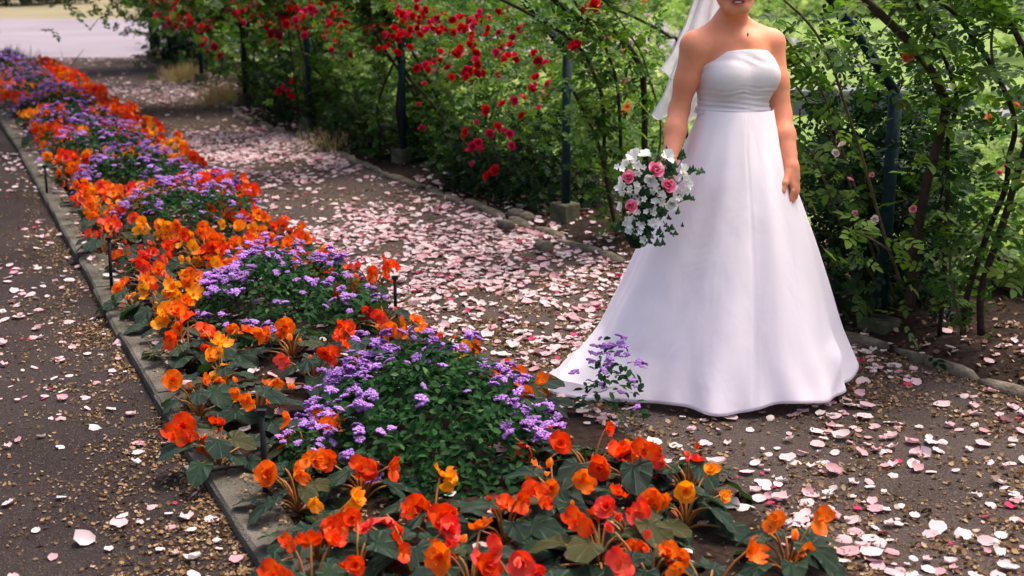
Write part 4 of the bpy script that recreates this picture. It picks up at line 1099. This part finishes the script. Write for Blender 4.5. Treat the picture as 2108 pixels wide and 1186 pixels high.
# eyes, teeth, hair
eye_m = plain('eye_white', (.75, .73, .7), .2, .5, .02); iris_m = plain('iris', (.05, .03, .02), .2, .5, .02); M['hair'] = plain('hair_brown', (.075, .038, .02), .45, .4, .2, 90, .6, c2=(.03, .015, .01))
for sx in (-1, 1):
    mb = MB(); V_, F_ = tube([hd_(.031 * sx, .082 - .010 * math.cos(a), 1.541) for a in np.linspace(0, math.pi, 7)], [.003, .0085, .0115, .012, .0115, .0085, .003], 12); mb.add(V_, F_)
    e = obj('eye', mb.mesh('eye', eye_m), body)
    mb = MB(); V_, F_ = tube([hd_(.031 * sx, .0915, 1.541), hd_(.031 * sx, .0937, 1.541)], [.0055, .004], 12); mb.add(V_, F_); obj('iris', mb.mesh('iris', iris_m), e)
P_ = catmull([hd_(-.019, .080, 1.4695), hd_(0, .0885, 1.4680), hd_(.019, .080, 1.4695)], 6)
V_, F_ = tube(P_, .0036, 8); obj('teeth', make_mesh('teeth', V_, F_, eye_m), body)
fh = Field(HC + np.array([-.16, -.16, 1.38]), HC + np.array([.16, .20, 1.72]), .004)
fh.ell(hd_(0, -.034, 1.575), (.084, .098, .092), .02, HEAD)
fh.ell(hd_(0, -.115, 1.56), (.058, .045, .055), .03, HEAD)
for sx in (-1, 1): fh.cone(hd_(.062 * sx, .02, 1.61), hd_(.072 * sx, -.03, 1.53), .022, .016, .02)
fh.ell(hd_(0, .11, 1.525), (.066, .085, .092), .012, HEAD, True)
sl_, g_ = fh.sub(fh.lo, fh.lo + fh.h * fh.n)
fh.D += .0022 * np.sin((g_ @ (hl * 260 + uv_ * 60)) + 2 * np.sin(g_[..., 2] * 40)).astype(np.float32)
V, Fq = fh.mesh(); V = lap(V, Fq, 1, .4)
obj('hair', make_mesh('hair', V, Fq, M['hair']), body)
# necklace
neck = [hd_(.062 * math.cos(a), -.005 + .058 * math.sin(a), 1.40) for a in np.linspace(math.pi, 0, 5)]
ch = catmull([bl(-.07, -.03, 1.372), bl(-.05, .05, 1.335), bl(.0, .083, 1.306), bl(.05, .05, 1.335), bl(.07, -.03, 1.372)], 8)
mb = MB(); p_ = A(1539, 71, 4.865)
V_, F_ = tube([p_ + [0, 0, .008], p_ + [.001, -.002, 0], p_ - [0, 0, .008]], [.0015, .0032, .0015], 8); mb.add(V_, F_)
obj('pendant', mb.mesh('pendant', plain('dark_pendant', (.03, .015, .02), .3, .5)), body)

# gown: boned bodice with gathered folds
def satin(name, c, bump, rough=.5):
    m, N, L, B = new_mat(name)
    tc = N.new('ShaderNodeTexCoord'); nz = N.new('ShaderNodeTexNoise'); nz.inputs['Scale'].default_value = 6; nz.inputs['Detail'].default_value = 9; nz.inputs['Roughness'].default_value = .66
    L.new(tc.outputs['Object'], nz.inputs['Vector'])
    bp = N.new('ShaderNodeBump'); bp.inputs['Strength'].default_value = bump; bp.inputs['Distance'].default_value = .012
    mp = N.new('ShaderNodeMapping'); mp.inputs['Scale'].default_value = (7, 7, 2.0); mp.inputs['Rotation'].default_value = (.2, .25, 0)
    n2 = N.new('ShaderNodeTexNoise'); n2.inputs['Scale'].default_value = 1; n2.inputs['Detail'].default_value = 3; n2.inputs['Distortion'].default_value = .6
    L.new(tc.outputs['Object'], mp.inputs['Vector']); L.new(mp.outputs[0], n2.inputs['Vector'])
    b2 = N.new('ShaderNodeBump'); b2.inputs['Strength'].default_value = .22; b2.inputs['Distance'].default_value = .035
    L.new(n2.outputs[0], b2.inputs['Height']); L.new(b2.outputs[0], bp.inputs['Normal'])
    L.new(nz.outputs[0], bp.inputs['Height']); L.new(bp.outputs[0], B.inputs['Normal'])
    B.inputs['Base Color'].default_value = (*c, 1); B.inputs['Roughness'].default_value = rough; B.inputs['Specular IOR Level'].default_value = .12
    B.inputs['Sheen Weight'].default_value = .1
    tr = N.new('ShaderNodeBsdfTranslucent'); tr.inputs['Color'].default_value = (*c, 1)
    ms = N.new('ShaderNodeMixShader'); ms.inputs[0].default_value = .18
    L.new(B.outputs[0], ms.inputs[1]); L.new(tr.outputs[0], ms.inputs[2]); L.new(ms.outputs[0], N['Material Output'].inputs['Surface'])
    return m
M['satin'] = satin('white_satin', (.87, .785, .815), .16, .65); M['bodice'] = satin('bodice_satin', (.75, .68, .705), .25, .65)
gown = obj('gown', None, body)
fb = Field((-.25, -.25, 1.0), (.25, .25, 1.34), .0034)
torso(fb)
sl_, g_ = fb.sub(fb.lo, fb.lo + fb.h * fb.n)
loc = g_ @ BODY; lz, fz, zz = loc[..., 0], loc[..., 1], loc[..., 2]
wob = .004 * np.sin(lz * 31 + 5 * zz) + .003 * np.sin(lz * 57 + 1)
fold = (np.sin((zz + .05 * lz + wob) * 420) * (.6 + .4 * np.sin(lz * 17 + zz * 40)) + .7 * np.sin((zz - .04 * lz + wob) * 250 + 1)) * np.exp(-((zz - 1.125) / .03) ** 2) * .0012 + np.sin((zz + .04 * lz) * 330 + 3 * np.sin(lz * 14)) * np.exp(-((zz - 1.075) / .025) ** 2) * .0019
fold += .0012 * np.sin((zz + .25 * (lz - .05)) * 150 + 2 * np.sin(lz * 25)) * np.exp(-((zz - 1.245) / .02) ** 2)
band = .004 * (np.abs(zz - 1.056) < .009)
fb.D -= (.0095 + fold + band).astype(np.float32)
neckline = 1.272 + .012 * np.clip(1 - (lz / .12) ** 2, 0, 1) - .05 * np.clip((np.abs(lz) - .085) / .07, 0, 1) ** 1.3 - .03 * (fz < -.02) * np.clip((-.02 - fz) / .08, 0, 1)
fb.D = np.maximum(fb.D, np.maximum(zz - neckline, 1.046 - zz).astype(np.float32))
V, Fq = fb.mesh(); V = lap(V, Fq, 1, .35)
obj('bodice', make_mesh('bodice', V, Fq, M['bodice']), gown)
# skirt with a short train towards her back
nt, nz_ = 240, 84
V = []; ths = np.linspace(0, 2 * math.pi, nt, endpoint=False)
sil = [(225, 1438, 1589), (262, 1424, 1595), (300, 1408, 1603), (400, 1367, 1636), (500, 1325, 1668), (600, 1283, 1697), (700, 1235, 1724), (760, 1200, 1744), (810, 1172, 1762)]
SZ = [at(1500, y, BY)[2] for y, _, _ in sil][::-1]; SXL = [at(a_, y, BY)[0] - BX for y, a_, _ in sil][::-1]; SXR = [at(b_, y, BY)[0] - BX for y, _, b_ in sil][::-1]
SKX = lambda q: -.05
for j in range(nz_ + 1):
    q = j / nz_; z = 1.062 - 1.062 * q
    xl, xr = float(np.interp(z, SZ, SXL)), float(np.interp(z, SZ, SXR)); hw = (xr - xl) / 2; skx = (xl + xr) / 2
    hdp = .124 + .38 * q + .012 * math.sin(min(1, q * 3.0) * math.pi / 2)
    for th in ths:
        cx, sy = math.cos(th), math.sin(th)                       # th = -90 deg faces the camera
        amp = .034 * q ** 1.6
        fld = amp * (.55 * math.sin(7 * th + 1.1 + .5 * q) + .35 * math.sin(11 * th + 2.0 - .4 * q) + .25 * math.sin(4 * th + .3)) + .006 * q * math.sin(17 * th + 6 * q)
        seam = -.0035 * math.exp(-((th - R(277)) / .012) ** 2) * min(1, q * 6)
        x = skx + (hw + fld + seam) * cx; y = -.02 * (1 - q) - .01 + (hdp + fld * .8 + seam) * sy
        # train: lower back-left is drawn out along the ground
        wt = max(0, math.cos(th - R(192))) ** 7 * max(0, (q - .84) / .16) ** 2.2
        x -= .15 * wt; y -= .03 * wt
        # rolled fold at the lower right
        zr = z + .02 * math.exp(-((th - R(318)) / .22) ** 2) * math.exp(-((q - .88) / .05) ** 2)
        rl = .022 * math.exp(-((th - R(322) + (q - .9) * 2.2) / .11) ** 2) * math.exp(-((q - .9) / .10) ** 2)
        x += rl * cx; y += rl * sy
        # creases fanning up from the hem
        cr = .007 * math.sin((th - R(290)) * 22 + (1 - q) * 9) * max(0, (q - .74) / .26) ** 1.5 * max(0, math.sin(th + math.pi)) 
        x += cr * cx; y += cr * sy
        lift = (.030 + .010 * math.sin(5 * th + .8) + .008 * math.sin(9 * th)) * (1 - min(1, wt * 2)) * (1 if sy < .3 else .4) + .010
        V.append((x, y, max(zr * (1 - lift / 1.06) + lift, .008)))
n0 = len(V)
for j, (dr, dz) in enumerate(((.010, -.004), (.022, .012), (.03, .05))):       # hem turned under
    for i in range(nt):
        x, y, z = V[nz_ * nt + i]; r_ = math.hypot(x - SKX(1), y)
        V.append((x - (x - SKX(1)) / r_ * dr, y - y / r_ * dr, max(z + dz, .006)))
Fc = np.array([(j * nt + i, j * nt + (i + 1) % nt, (j + 1) * nt + (i + 1) % nt, (j + 1) * nt + i) for j in range(nz_ + 3) for i in range(nt)])
obj('skirt', make_mesh('skirt', V, Fc[:, ::-1], M['satin']), gown)

# veil: two tiers of tulle
def tulle():
    m, N, L, B = new_mat('tulle')
    B.inputs['Base Color'].default_value = (.84, .82, .86, 1); B.inputs['Roughness'].default_value = .8
    tr = N.new('ShaderNodeBsdfTransparent'); tl = N.new('ShaderNodeBsdfTranslucent'); tl.inputs['Color'].default_value = (.85, .83, .87, 1)
    m1 = N.new('ShaderNodeMixShader'); m1.inputs[0].default_value = .45; L.new(B.outputs[0], m1.inputs[1]); L.new(tl.outputs[0], m1.inputs[2])
    m2 = N.new('ShaderNodeMixShader'); m2.inputs[0].default_value = .68
    L.new(tr.outputs[0], m2.inputs[1]); L.new(m1.outputs[0], m2.inputs[2]); L.new(m2.outputs[0], N['Material Output'].inputs['Surface'])
    return m
M['tulle'] = tulle(); M['trim'] = plain('veil_trim', (.82, .8, .83), .5, .3, .03)
veil = obj('veil', None, body)
def tier(rows, name, ph):
    """rows: list of (left px, right px, Y left, Y right) from the comb down"""
    n = 36; G = []
    rows = np.array(rows, float)
    m = 30; v0 = np.linspace(0, 1, len(rows)); v1 = np.linspace(0, 1, m)
    cols_ = [np.interp(v1, v0, rows[:, k]) for k in range(rows.shape[1])]
    for j in range(m):
        xl, yl, Yl, xr, yr, Yr = [c_[j] for c_ in cols_]
        a, b = at(xl, yl, Yl) - BR, at(xr, yr, Yr) - BR
        for i in range(n):
            u = i / (n - 1); p = a + (b - a) * u
            v = v1[j]
            p = p + np.array([.006 * math.sin(u * 23 + ph), .07 * math.sin(math.pi * u) + (.006 + .026 * v) * math.sin(u * 26 + ph + 1.5 * math.sin(v * 3)), .012 * v * math.sin(u * 26 + ph + 1.2)])
            G.append(p)
    Fc = np.array([(j * n + i, j * n + i + 1, (j + 1) * n + i + 1, (j + 1) * n + i) for j in range(m - 1) for i in range(n - 1)])
    o = obj(name, make_mesh(name, G, Fc, M['tulle']), veil)
    edge = [G[j * n] for j in range(m)] + [G[(m - 1) * n + i] for i in range(n)]
    V_, F_ = tube(np.array(edge), .0024, 5); obj('trim', make_mesh('trim', V_, F_, M['trim']), o)
tier([(1470, -95, 5.03, 1535, -95, 5.03), (1436, -20, 5.08, 1535, -10, 5.12), (1408, 60, 5.12, 1540, 60, 5.16), (1384, 115, 5.14, 1560, 110, 5.18), (1359, 152, 5.14, 1575, 190, 5.20)], 'short_tier', .4)
tier([(1472, -92, 5.05, 1536, -92, 5.05), (1440, -10, 5.10, 1536, 0, 5.15), (1412, 70, 5.15, 1545, 80, 5.19), (1380, 150, 5.17, 1565, 150, 5.21), (1362, 200, 5.17, 1580, 205, 5.22), (1340, 238, 5.16, 1580, 272, 5.22)], 'long_tier', 2.0)

# ------------------------------------------------------------------ the bouquet in her right hand
BC = at(1346, 398, 4.62)
bq = empty('bouquet', BC, 'cascading bouquet of pink and white roses with ivy, held low in her right hand', 'bouquet')
grip = WR + HDIR / np.linalg.norm(HDIR) * .085 + BR
V_, F_ = tube([grip - BC + [.03, .05, .045], grip - BC, np.array([0, .03, 0])], .014, 10); obj('handle', make_mesh('handle', V_, F_, M['cardboard']), bq)
mb = MB()
bm = bmesh.new(); bmesh.ops.create_icosphere(bm, subdivisions=3, radius=1); V_ = np.array([v.co[:] for v in bm.verts]); F_ = [[v.index for v in f.verts] for f in bm.faces]; bm.free()
V_ = V_ * np.array([.085, .055, .10]) + np.array([-.015, .02, -.01]); mb.add(V_ + .004 * rng.normal(0, 1, V_.shape), F_)
V2 = np.array([v for v in V_]) * np.array([.55, .6, .7]) + np.array([-.045, .01, -.13]); mb.add(V2, F_)
obj('moss_core', mb.mesh('moss_core', plain('moss_core', (.012, .03, .012), .9, .1)), bq)
def bq_pt(x, y, dY=0.0): return at(x, y, 4.62 - .055 + dY) - BC
for (x, y, s) in ((1349, 341, .031), (1294, 358, .027), (1376, 374, .028), (1298, 418, .027)):
    d = Vector((rng.normal(0, .15), -1, .35 + rng.normal(0, .1))).normalized()
    obj('pink_rose', random.choice(ROSE['bouquet_pink']), bq, bq_pt(x, y + 8, -.012), d.to_track_quat('Z', 'Y').to_euler(), s * 1.18)
for (x, y, s) in ((1340, 366, .026), (1383, 416, .026)):
    d = Vector((rng.normal(0, .15), -1, .3)).normalized()
    obj('white_rose', random.choice(ROSE['white_bloom']), bq, bq_pt(x, y + 5, -.01), d.to_track_quat('Z', 'Y').to_euler(), s * 1.15)
def lily(seed):
    mb = MB(); r = random.Random(seed)
    for k in range(6): mb.add(*petal(k * math.pi / 3 + r.uniform(-.2, .2), R(48), R(15 + r.uniform(-25, 35)), r.uniform(.75, 1.1), .36, .1, .05, 4, 5, r.uniform(0, 6)))
    for C in mb.C: C[:, 0] = np.clip(C[:, 0] * .6 + .42, 0, 1)
    return mb.mesh('lily', M['white_bloom'])
def starlet(seed):
    mb = MB(); r = random.Random(seed)
    for k in range(5): mb.add(*petal(k * 1.257 + r.uniform(-.1, .1), R(40), R(5), 1, .34, .1, .05, 3, 4, r.uniform(0, 6)))
    for C in mb.C: C[:, 0] = np.clip(C[:, 0] * .7 + .3, 0, 1)
    return mb.mesh('blossom', M['white_bloom'])
LIL = [lily(1), lily(2)]; STA = [starlet(1), starlet(2), starlet(3)]
for (x, y, s, d) in ((1308, 326, .055, (-.5, -.6, .9)), (1328, 322, .045, (.1, -.5, 1)), (1374, 326, .052, (.3, -.7, .8)), (1284, 380, .05, (-1, -.5, .0)), (1404, 352, .045, (.8, -.6, .3)), (1279, 425, .028, (-.8, -.8, 0)), (1412, 378, .04, (.9, -.5, 0))):
    obj('lily', random.choice(LIL), bq, bq_pt(x, y, .02), Vector(d).normalized().to_track_quat('Z', 'Y').to_euler(), s * .68)
for (cx, cy, n, sp) in ((1318, 380, 6, 13), (1355, 392, 8, 12), (1325, 412, 5, 10), (1347, 432, 7, 11), (1345, 455, 6, 9), (1298, 456, 6, 10), (1316, 470, 4, 8), (1332, 500, 3, 8), (1345, 412, 3, 6), (1410, 362, 4, 8), (1300, 478, 4, 8), (1384, 386, 3, 5), (1320, 345, 6, 12), (1362, 350, 5, 10), (1398, 395, 5, 9), (1290, 395, 5, 9), (1308, 440, 5, 10), (1360, 415, 5, 10), (1278, 345, 4, 7)):
    for i in range(n):
        d = Vector((rng.normal(0, .4), -1, rng.normal(.25, .4))).normalized()
        obj('blossom', random.choice(STA), bq, bq_pt(cx + rng.normal(0, sp * .75), cy + rng.normal(0, sp * .75), rng.uniform(-.02, .03)), d.to_track_quat('Z', 'Y').to_euler(), random.uniform(.011, .018))
ivy_m = leafy('ivy', [(0, (.01, .034, .014)), (.6, (.024, .07, .024)), (1, (.1, .18, .05))], .2, .35, .5)
def ivy_leaf(v):
    pts = [(0, 0), (-.28, -.12), (-.5, .18), (-.26, .38), (0, 1), (.26, .38), (.5, .18), (.28, -.12)]
    V = [(0, .25, .04)] + [(x, y, -.05 * (abs(x) * 3)) for x, y in pts]
    return make_mesh('leaf', V, [(0, 1 + (i + 1) % 8, 1 + i) for i in range(8)], ivy_m, False, np.full((9, 3), v))
IVY = [ivy_leaf(v) for v in (.15, .4, .65, .95)]
for i in range(280):
    u_ = random.random()
    if u_ < .68: x, y = 1343 + random.gauss(0, 30), 392 + random.gauss(0, 32)
    else: x, y = 1322 + random.gauss(0, 24), 462 + random.gauss(0, 24)
    d = Vector((rng.normal(0, .7), -1, rng.normal(.3, .5))).normalized()
    obj('leaf', random.choice(IVY[:2] if random.random() < .8 else IVY), bq, bq_pt(x, y, rng.uniform(.0, .06)), d.to_track_quat('Z', 'Y').to_euler(), random.uniform(.018, .036))
for (x, y) in ((1372, 346), (1380, 352), (1366, 352), (1388, 360), (1374, 338), (1362, 344), (1390, 345), (1384, 338), (1378, 362), (1368, 362)):
    d = Vector((rng.normal(.2, .5), -1, rng.normal(.3, .4))).normalized()
    obj('leaf', random.choice(IVY[:3]), bq, bq_pt(x, y, rng.uniform(-.01, .03)), d.to_track_quat('Z', 'Y').to_euler(), random.uniform(.024, .034))
for (pts) in ([(1395, 380), (1415, 362), (1432, 352), (1446, 357)], [(1392, 420), (1410, 412), (1426, 410)], [(1365, 455), (1376, 474), (1388, 488)], [(1330, 470), (1336, 492), (1326, 508)], [(1395, 345), (1405, 325), (1400, 318)]):
    Pp = [bq_pt(x, y, .01) for x, y in pts]; V_, F_ = tube(catmull(Pp, 4), .0016, 5); obj('tendril', make_mesh('tendril', V_, F_, M['green_stem']), bq)
    for q in catmull(Pp, 3)[2:]:
        d = Vector((rng.normal(0, .5), -1, rng.normal(.3, .4))).normalized()
        obj('leaf', random.choice(IVY), bq, q + rng.normal(0, .004, 3), d.to_track_quat('Z', 'Y').to_euler(), random.uniform(.014, .026))

# ------------------------------------------------------------------ fallen petals and leaf litter
def surf_z(s, t):
    if left_s(t) <= s < left_s(t) + .155: return .052
    if left_s(t) + .155 <= s <= bedr_s(t):
        return .016 + .05 * math.sin(math.pi * min(1, max(0, (s - left_s(t) - .12) / (bedr_s(t) - left_s(t) - .12))))
    if s > edge_s(t): return .014 + .05 * math.sin(min(1, (s - edge_s(t)) / 1.5 * 3) * math.pi / 2)
    return .006
def petal_shape(seed, curl):
    r = random.Random(seed); V = []
    for j in range(4):
        v = j / 3; w = .5 * math.sqrt(max(.06, 1 - ((v - .55) / .58) ** 2))
        for i in range(4):
            u = -1 + 2 * i / 3
            V.append((u * w, v - .5, curl * (u * u * .6 + (v - .4) ** 2) * .5 + r.uniform(-.05, .05)))
    return np.array(V), np.array([(j * 4 + i, j * 4 + i + 1, (j + 1) * 4 + i + 1, (j + 1) * 4 + i) for j in range(3) for i in range(3)])
PET = [petal_shape(i, c_) for i, c_ in enumerate((.35, .75, -.45, .15))]
PT_T = [0, 3.2, 4.0, 4.6, 5.4, 6.5, 7.6, 8.3, 8.8, 9.3, 9.9, 11.5, 12.4, 12.9, 14.6, 15.4, 17.4, 18.4, 20.6, 22, 24]
PT_D = [430, 460, 500, 600, 700, 740, 640, 300, 70, 330, 900, 1000, 560, 25, 20, 260, 220, 30, 15, 60, 40]
pts = []
def throw(n, sfun, t0, t1, dens):
    dm = max(PT_D)
    tt = rng.uniform(t0, t1, n)
    for t_ in tt:
        if rng.random() * dm < dens(t_):
            s_ = sfun(t_)
            if s_ is not None: pts.append((s_, t_))
area = 22 * 1.5
throw(int(area * max(PT_D)), lambda t_: rng.uniform(bedr_s(t_) - .05, edge_s(t_)), 1.5, 23.5, lambda t_: float(np.interp(t_, PT_T, PT_D)))
throw(int(10 * 1.6 * 1000), lambda t_: left_s(t_) - abs(rng.normal(0, .8)), 1.5, 12, lambda t_: 70 if t_ > 4 else 55)
throw(int(18 * .5 * 1000), lambda t_: left_s(t_) + rng.uniform(.06, .42), 2, 20, lambda t_: 110)
throw(int(18 * 1.2 * 1000), lambda t_: rng.uniform(left_s(t_) + .2, bedr_s(t_) + .1), 2, 20, lambda t_: 75)
throw(int(18 * .5 * 1000), lambda t_: rng.uniform(edge_s(t_), edge_s(t_) + .5), 2, 20, lambda t_: 170)
ST = np.array(pts)
P = np.array([st(s_, t_, surf_z(s_, t_) + rng.uniform(.003, .009)) for s_, t_ in ST])
# gaps and drifts
nzv = fold_noise(P * np.array([1, 1, 0]) * 2.4, 1.2, 77); keep = rng.uniform(0, 1, len(P)) < np.clip(.62 + .95 * nzv, .06, 1)
# nothing lies under the gown or on the plants' crowns
keep &= np.hypot(P[:, 0] - BX + .05, P[:, 1] - BY) > .46
P = P[keep]
pj = project(P)
vis = (pj[:, 0] > 0) & (pj[:, 0] < W_PX) & (pj[:, 1] > 0) & (pj[:, 1] < H_PX)
order = np.argsort(np.where(vis, pj[:, 2], 1e9))
near_i, far_i = order[:290], order[290:]
size = np.clip(rng.lognormal(math.log(.031), .38, len(P)), .011, .058)
Nn = rng.normal(0, .19, (len(P), 3)) + np.array([0, 0, 1.0])
kind = rng.choice(4, len(P))
mag = rng.random(len(P)) < .05
for q in range(4):
    for mg in (False, True):
        ii = far_i[(kind[far_i] == q) & (mag[far_i] == mg)]
        if len(ii) == 0: continue
        V, Fc, c = scatter(P[ii], Nn[ii], size[ii] * (.72 if mg else 1), PET[q], np.clip(rng.beta(2.4, 1.6, len(ii)), 0, 1))
        if q == 0 and not mg: acc = [[V], [Fc], [c], len(V), [np.zeros(len(Fc), int)]]
        else:
            acc[0].append(V); acc[1].append(Fc + acc[3]); acc[2].append(c); acc[3] += len(V); acc[4].append(np.full(len(Fc), int(mg)))
me = make_mesh('fallen_petals', np.concatenate(acc[0]), np.concatenate(acc[1]), M['petal_pale'], True, np.concatenate(acc[2]))
me.materials.append(M['petal_magenta']); me.polygons.foreach_set('material_index', np.concatenate(acc[4]).astype(np.int32))
obj('fallen_petals', me, None, None, label='drifts of pale pink rose petals strewn over both paths', category='petals', kind='stuff')
PM = {}
for q in range(4):
    for v in range(4): PM[(q, v)] = make_mesh('fallen_petal', PET[q][0], PET[q][1], M['petal_pale'], True, np.full((16, 3), (.2, .45, .68, .9)[v]))
    PM[(q, 'm')] = make_mesh('fallen_petal', PET[q][0], PET[q][1], M['petal_magenta'], True, np.full((16, 3), .5))
for i in near_i:
    z = Vector(Nn[i]).normalized()
    e = (z.to_track_quat('Z', 'Y').to_matrix() @ Matrix.Rotation(random.uniform(0, 6.28), 3, 'Z')).to_euler()
    s_, t_ = to_st(P[i])
    where = 'left path outside the kerb' if s_ < left_s(t_) else ('concrete kerb' if s_ < left_s(t_) + .16 else ('flower bed soil' if s_ < bedr_s(t_) else 'gravel path below the bride'))
    if mag[i]: me = PM[(kind[i], 'm')]; cn = 'magenta'
    else: me = PM[(kind[i], random.choice((0, 1, 2, 2, 3, 3)))]; cn = 'pale pink'
    obj('fallen_petal', me, None, P[i], e, float(size[i]) * (.72 if mag[i] else 1.05), label='%s fallen rose petal lying on the %s' % (cn, where), category='petal', group='%s petals on the %s' % (cn, where))
# small dry bits
BIT = (np.array([(-.5, -.3, .12), (.1, -.42, 0), (.55, .05, .14), (.2, .4, .02), (-.4, .3, .1), (0, 0, -.05)]), np.array([(0, 1, 5), (1, 2, 5), (2, 3, 5), (3, 4, 5), (4, 0, 5)]))
def bits(name, label, n, sampler, sz, mat):
    S_, T_ = sampler(n)
    z = np.array([surf_z(a, b) for a, b in zip(S_, T_)]) + rng.uniform(.001, .005, len(S_))
    P = np.stack([S_ * NV[0] + T_ * UV[0], S_ * NV[1] + T_ * UV[1], z], 1)
    nzv = fold_noise(P * np.array([1, 1, 0]) * 4, 1.2, 91) + .5 * fold_noise(P * np.array([1, 1, 0]) * 13, 1.2, 92)
    P = P[rng.uniform(0, 1, len(P)) < np.clip(.5 + .9 * nzv, .04, 1)]
    V, Fc, c = scatter(P, rng.normal(0, .45, (len(P), 3)) + np.array([0, 0, 1.0]), sz[0] + (sz[1] - sz[0]) * rng.beta(1.1, 2.2, len(P)), BIT, np.clip(rng.beta(2, 2, len(P)), 0, 1))
    obj(name, make_mesh(name, V, Fc, mat, False, c), None, label=label, category='litter', kind='stuff')
def samp_left(n):
    t_ = rng.uniform(1.6, 11, n) ** 1.0; t_ = 1.6 + (t_ - 1.6) * rng.uniform(.3, 1, n)
    d = np.where(rng.random(n) < .8, rng.exponential(.17 + .05 * np.clip(4 - t_, 0, 2), n), rng.uniform(0, 1.6, n))
    return np.interp(t_, LEFT_T, LEFT_S) - .005 - d, t_
bits('leaf_litter', 'tan dry leaf bits heaped along the kerb on the left path', 22000, samp_left, (.004, .02), M['litter'])
def samp_right(n):
    t_ = np.where(rng.random(n) < .7, rng.uniform(1.8, 6.0, n), rng.uniform(5, 16, n)); u_ = rng.uniform(0, 1, n)
    return np.interp(t_, BEDR_T, BEDR_S) + u_ * (np.interp(t_, EDGE_T, EDGE_S) - np.interp(t_, BEDR_T, BEDR_S)), t_
bits('leaf_litter', 'tan dry leaf bits scattered over the right gravel path', 46000, samp_right, (.004, .026), M['litter'])
def samp_kerb(n):
    t_ = rng.uniform(1.8, 14, n); return np.interp(t_, LEFT_T, LEFT_S) + .05 + np.abs(rng.normal(0, .2, n)), t_
bits('leaf_litter', 'tan dry leaf bits between the kerb and the begonias', 8500, samp_kerb, (.007, .018), M['litter'])
def samp_bed(n):
    t_ = rng.uniform(2, 9, n); a_ = np.interp(t_, LEFT_T, LEFT_S) + .2
    return a_ + rng.uniform(0, 1, n) * (np.interp(t_, BEDR_T, BEDR_S) - a_), t_
bits('leaf_litter', 'tan dry leaf bits on the soil under the begonias', 6000, samp_bed, (.008, .02), M['litter'])
def samp_border(n):
    t_ = rng.uniform(2, 20, n); t_ = np.where(rng.random(n) < .6, rng.uniform(2, 9, n), t_)
    return np.interp(t_, EDGE_T, EDGE_S) + .03 + rng.uniform(0, 1.2, n), t_
bits('mulch', 'brown mulch and dried petals on the rose border soil', 9000, samp_border, (.014, .04), M['bark_litter'])
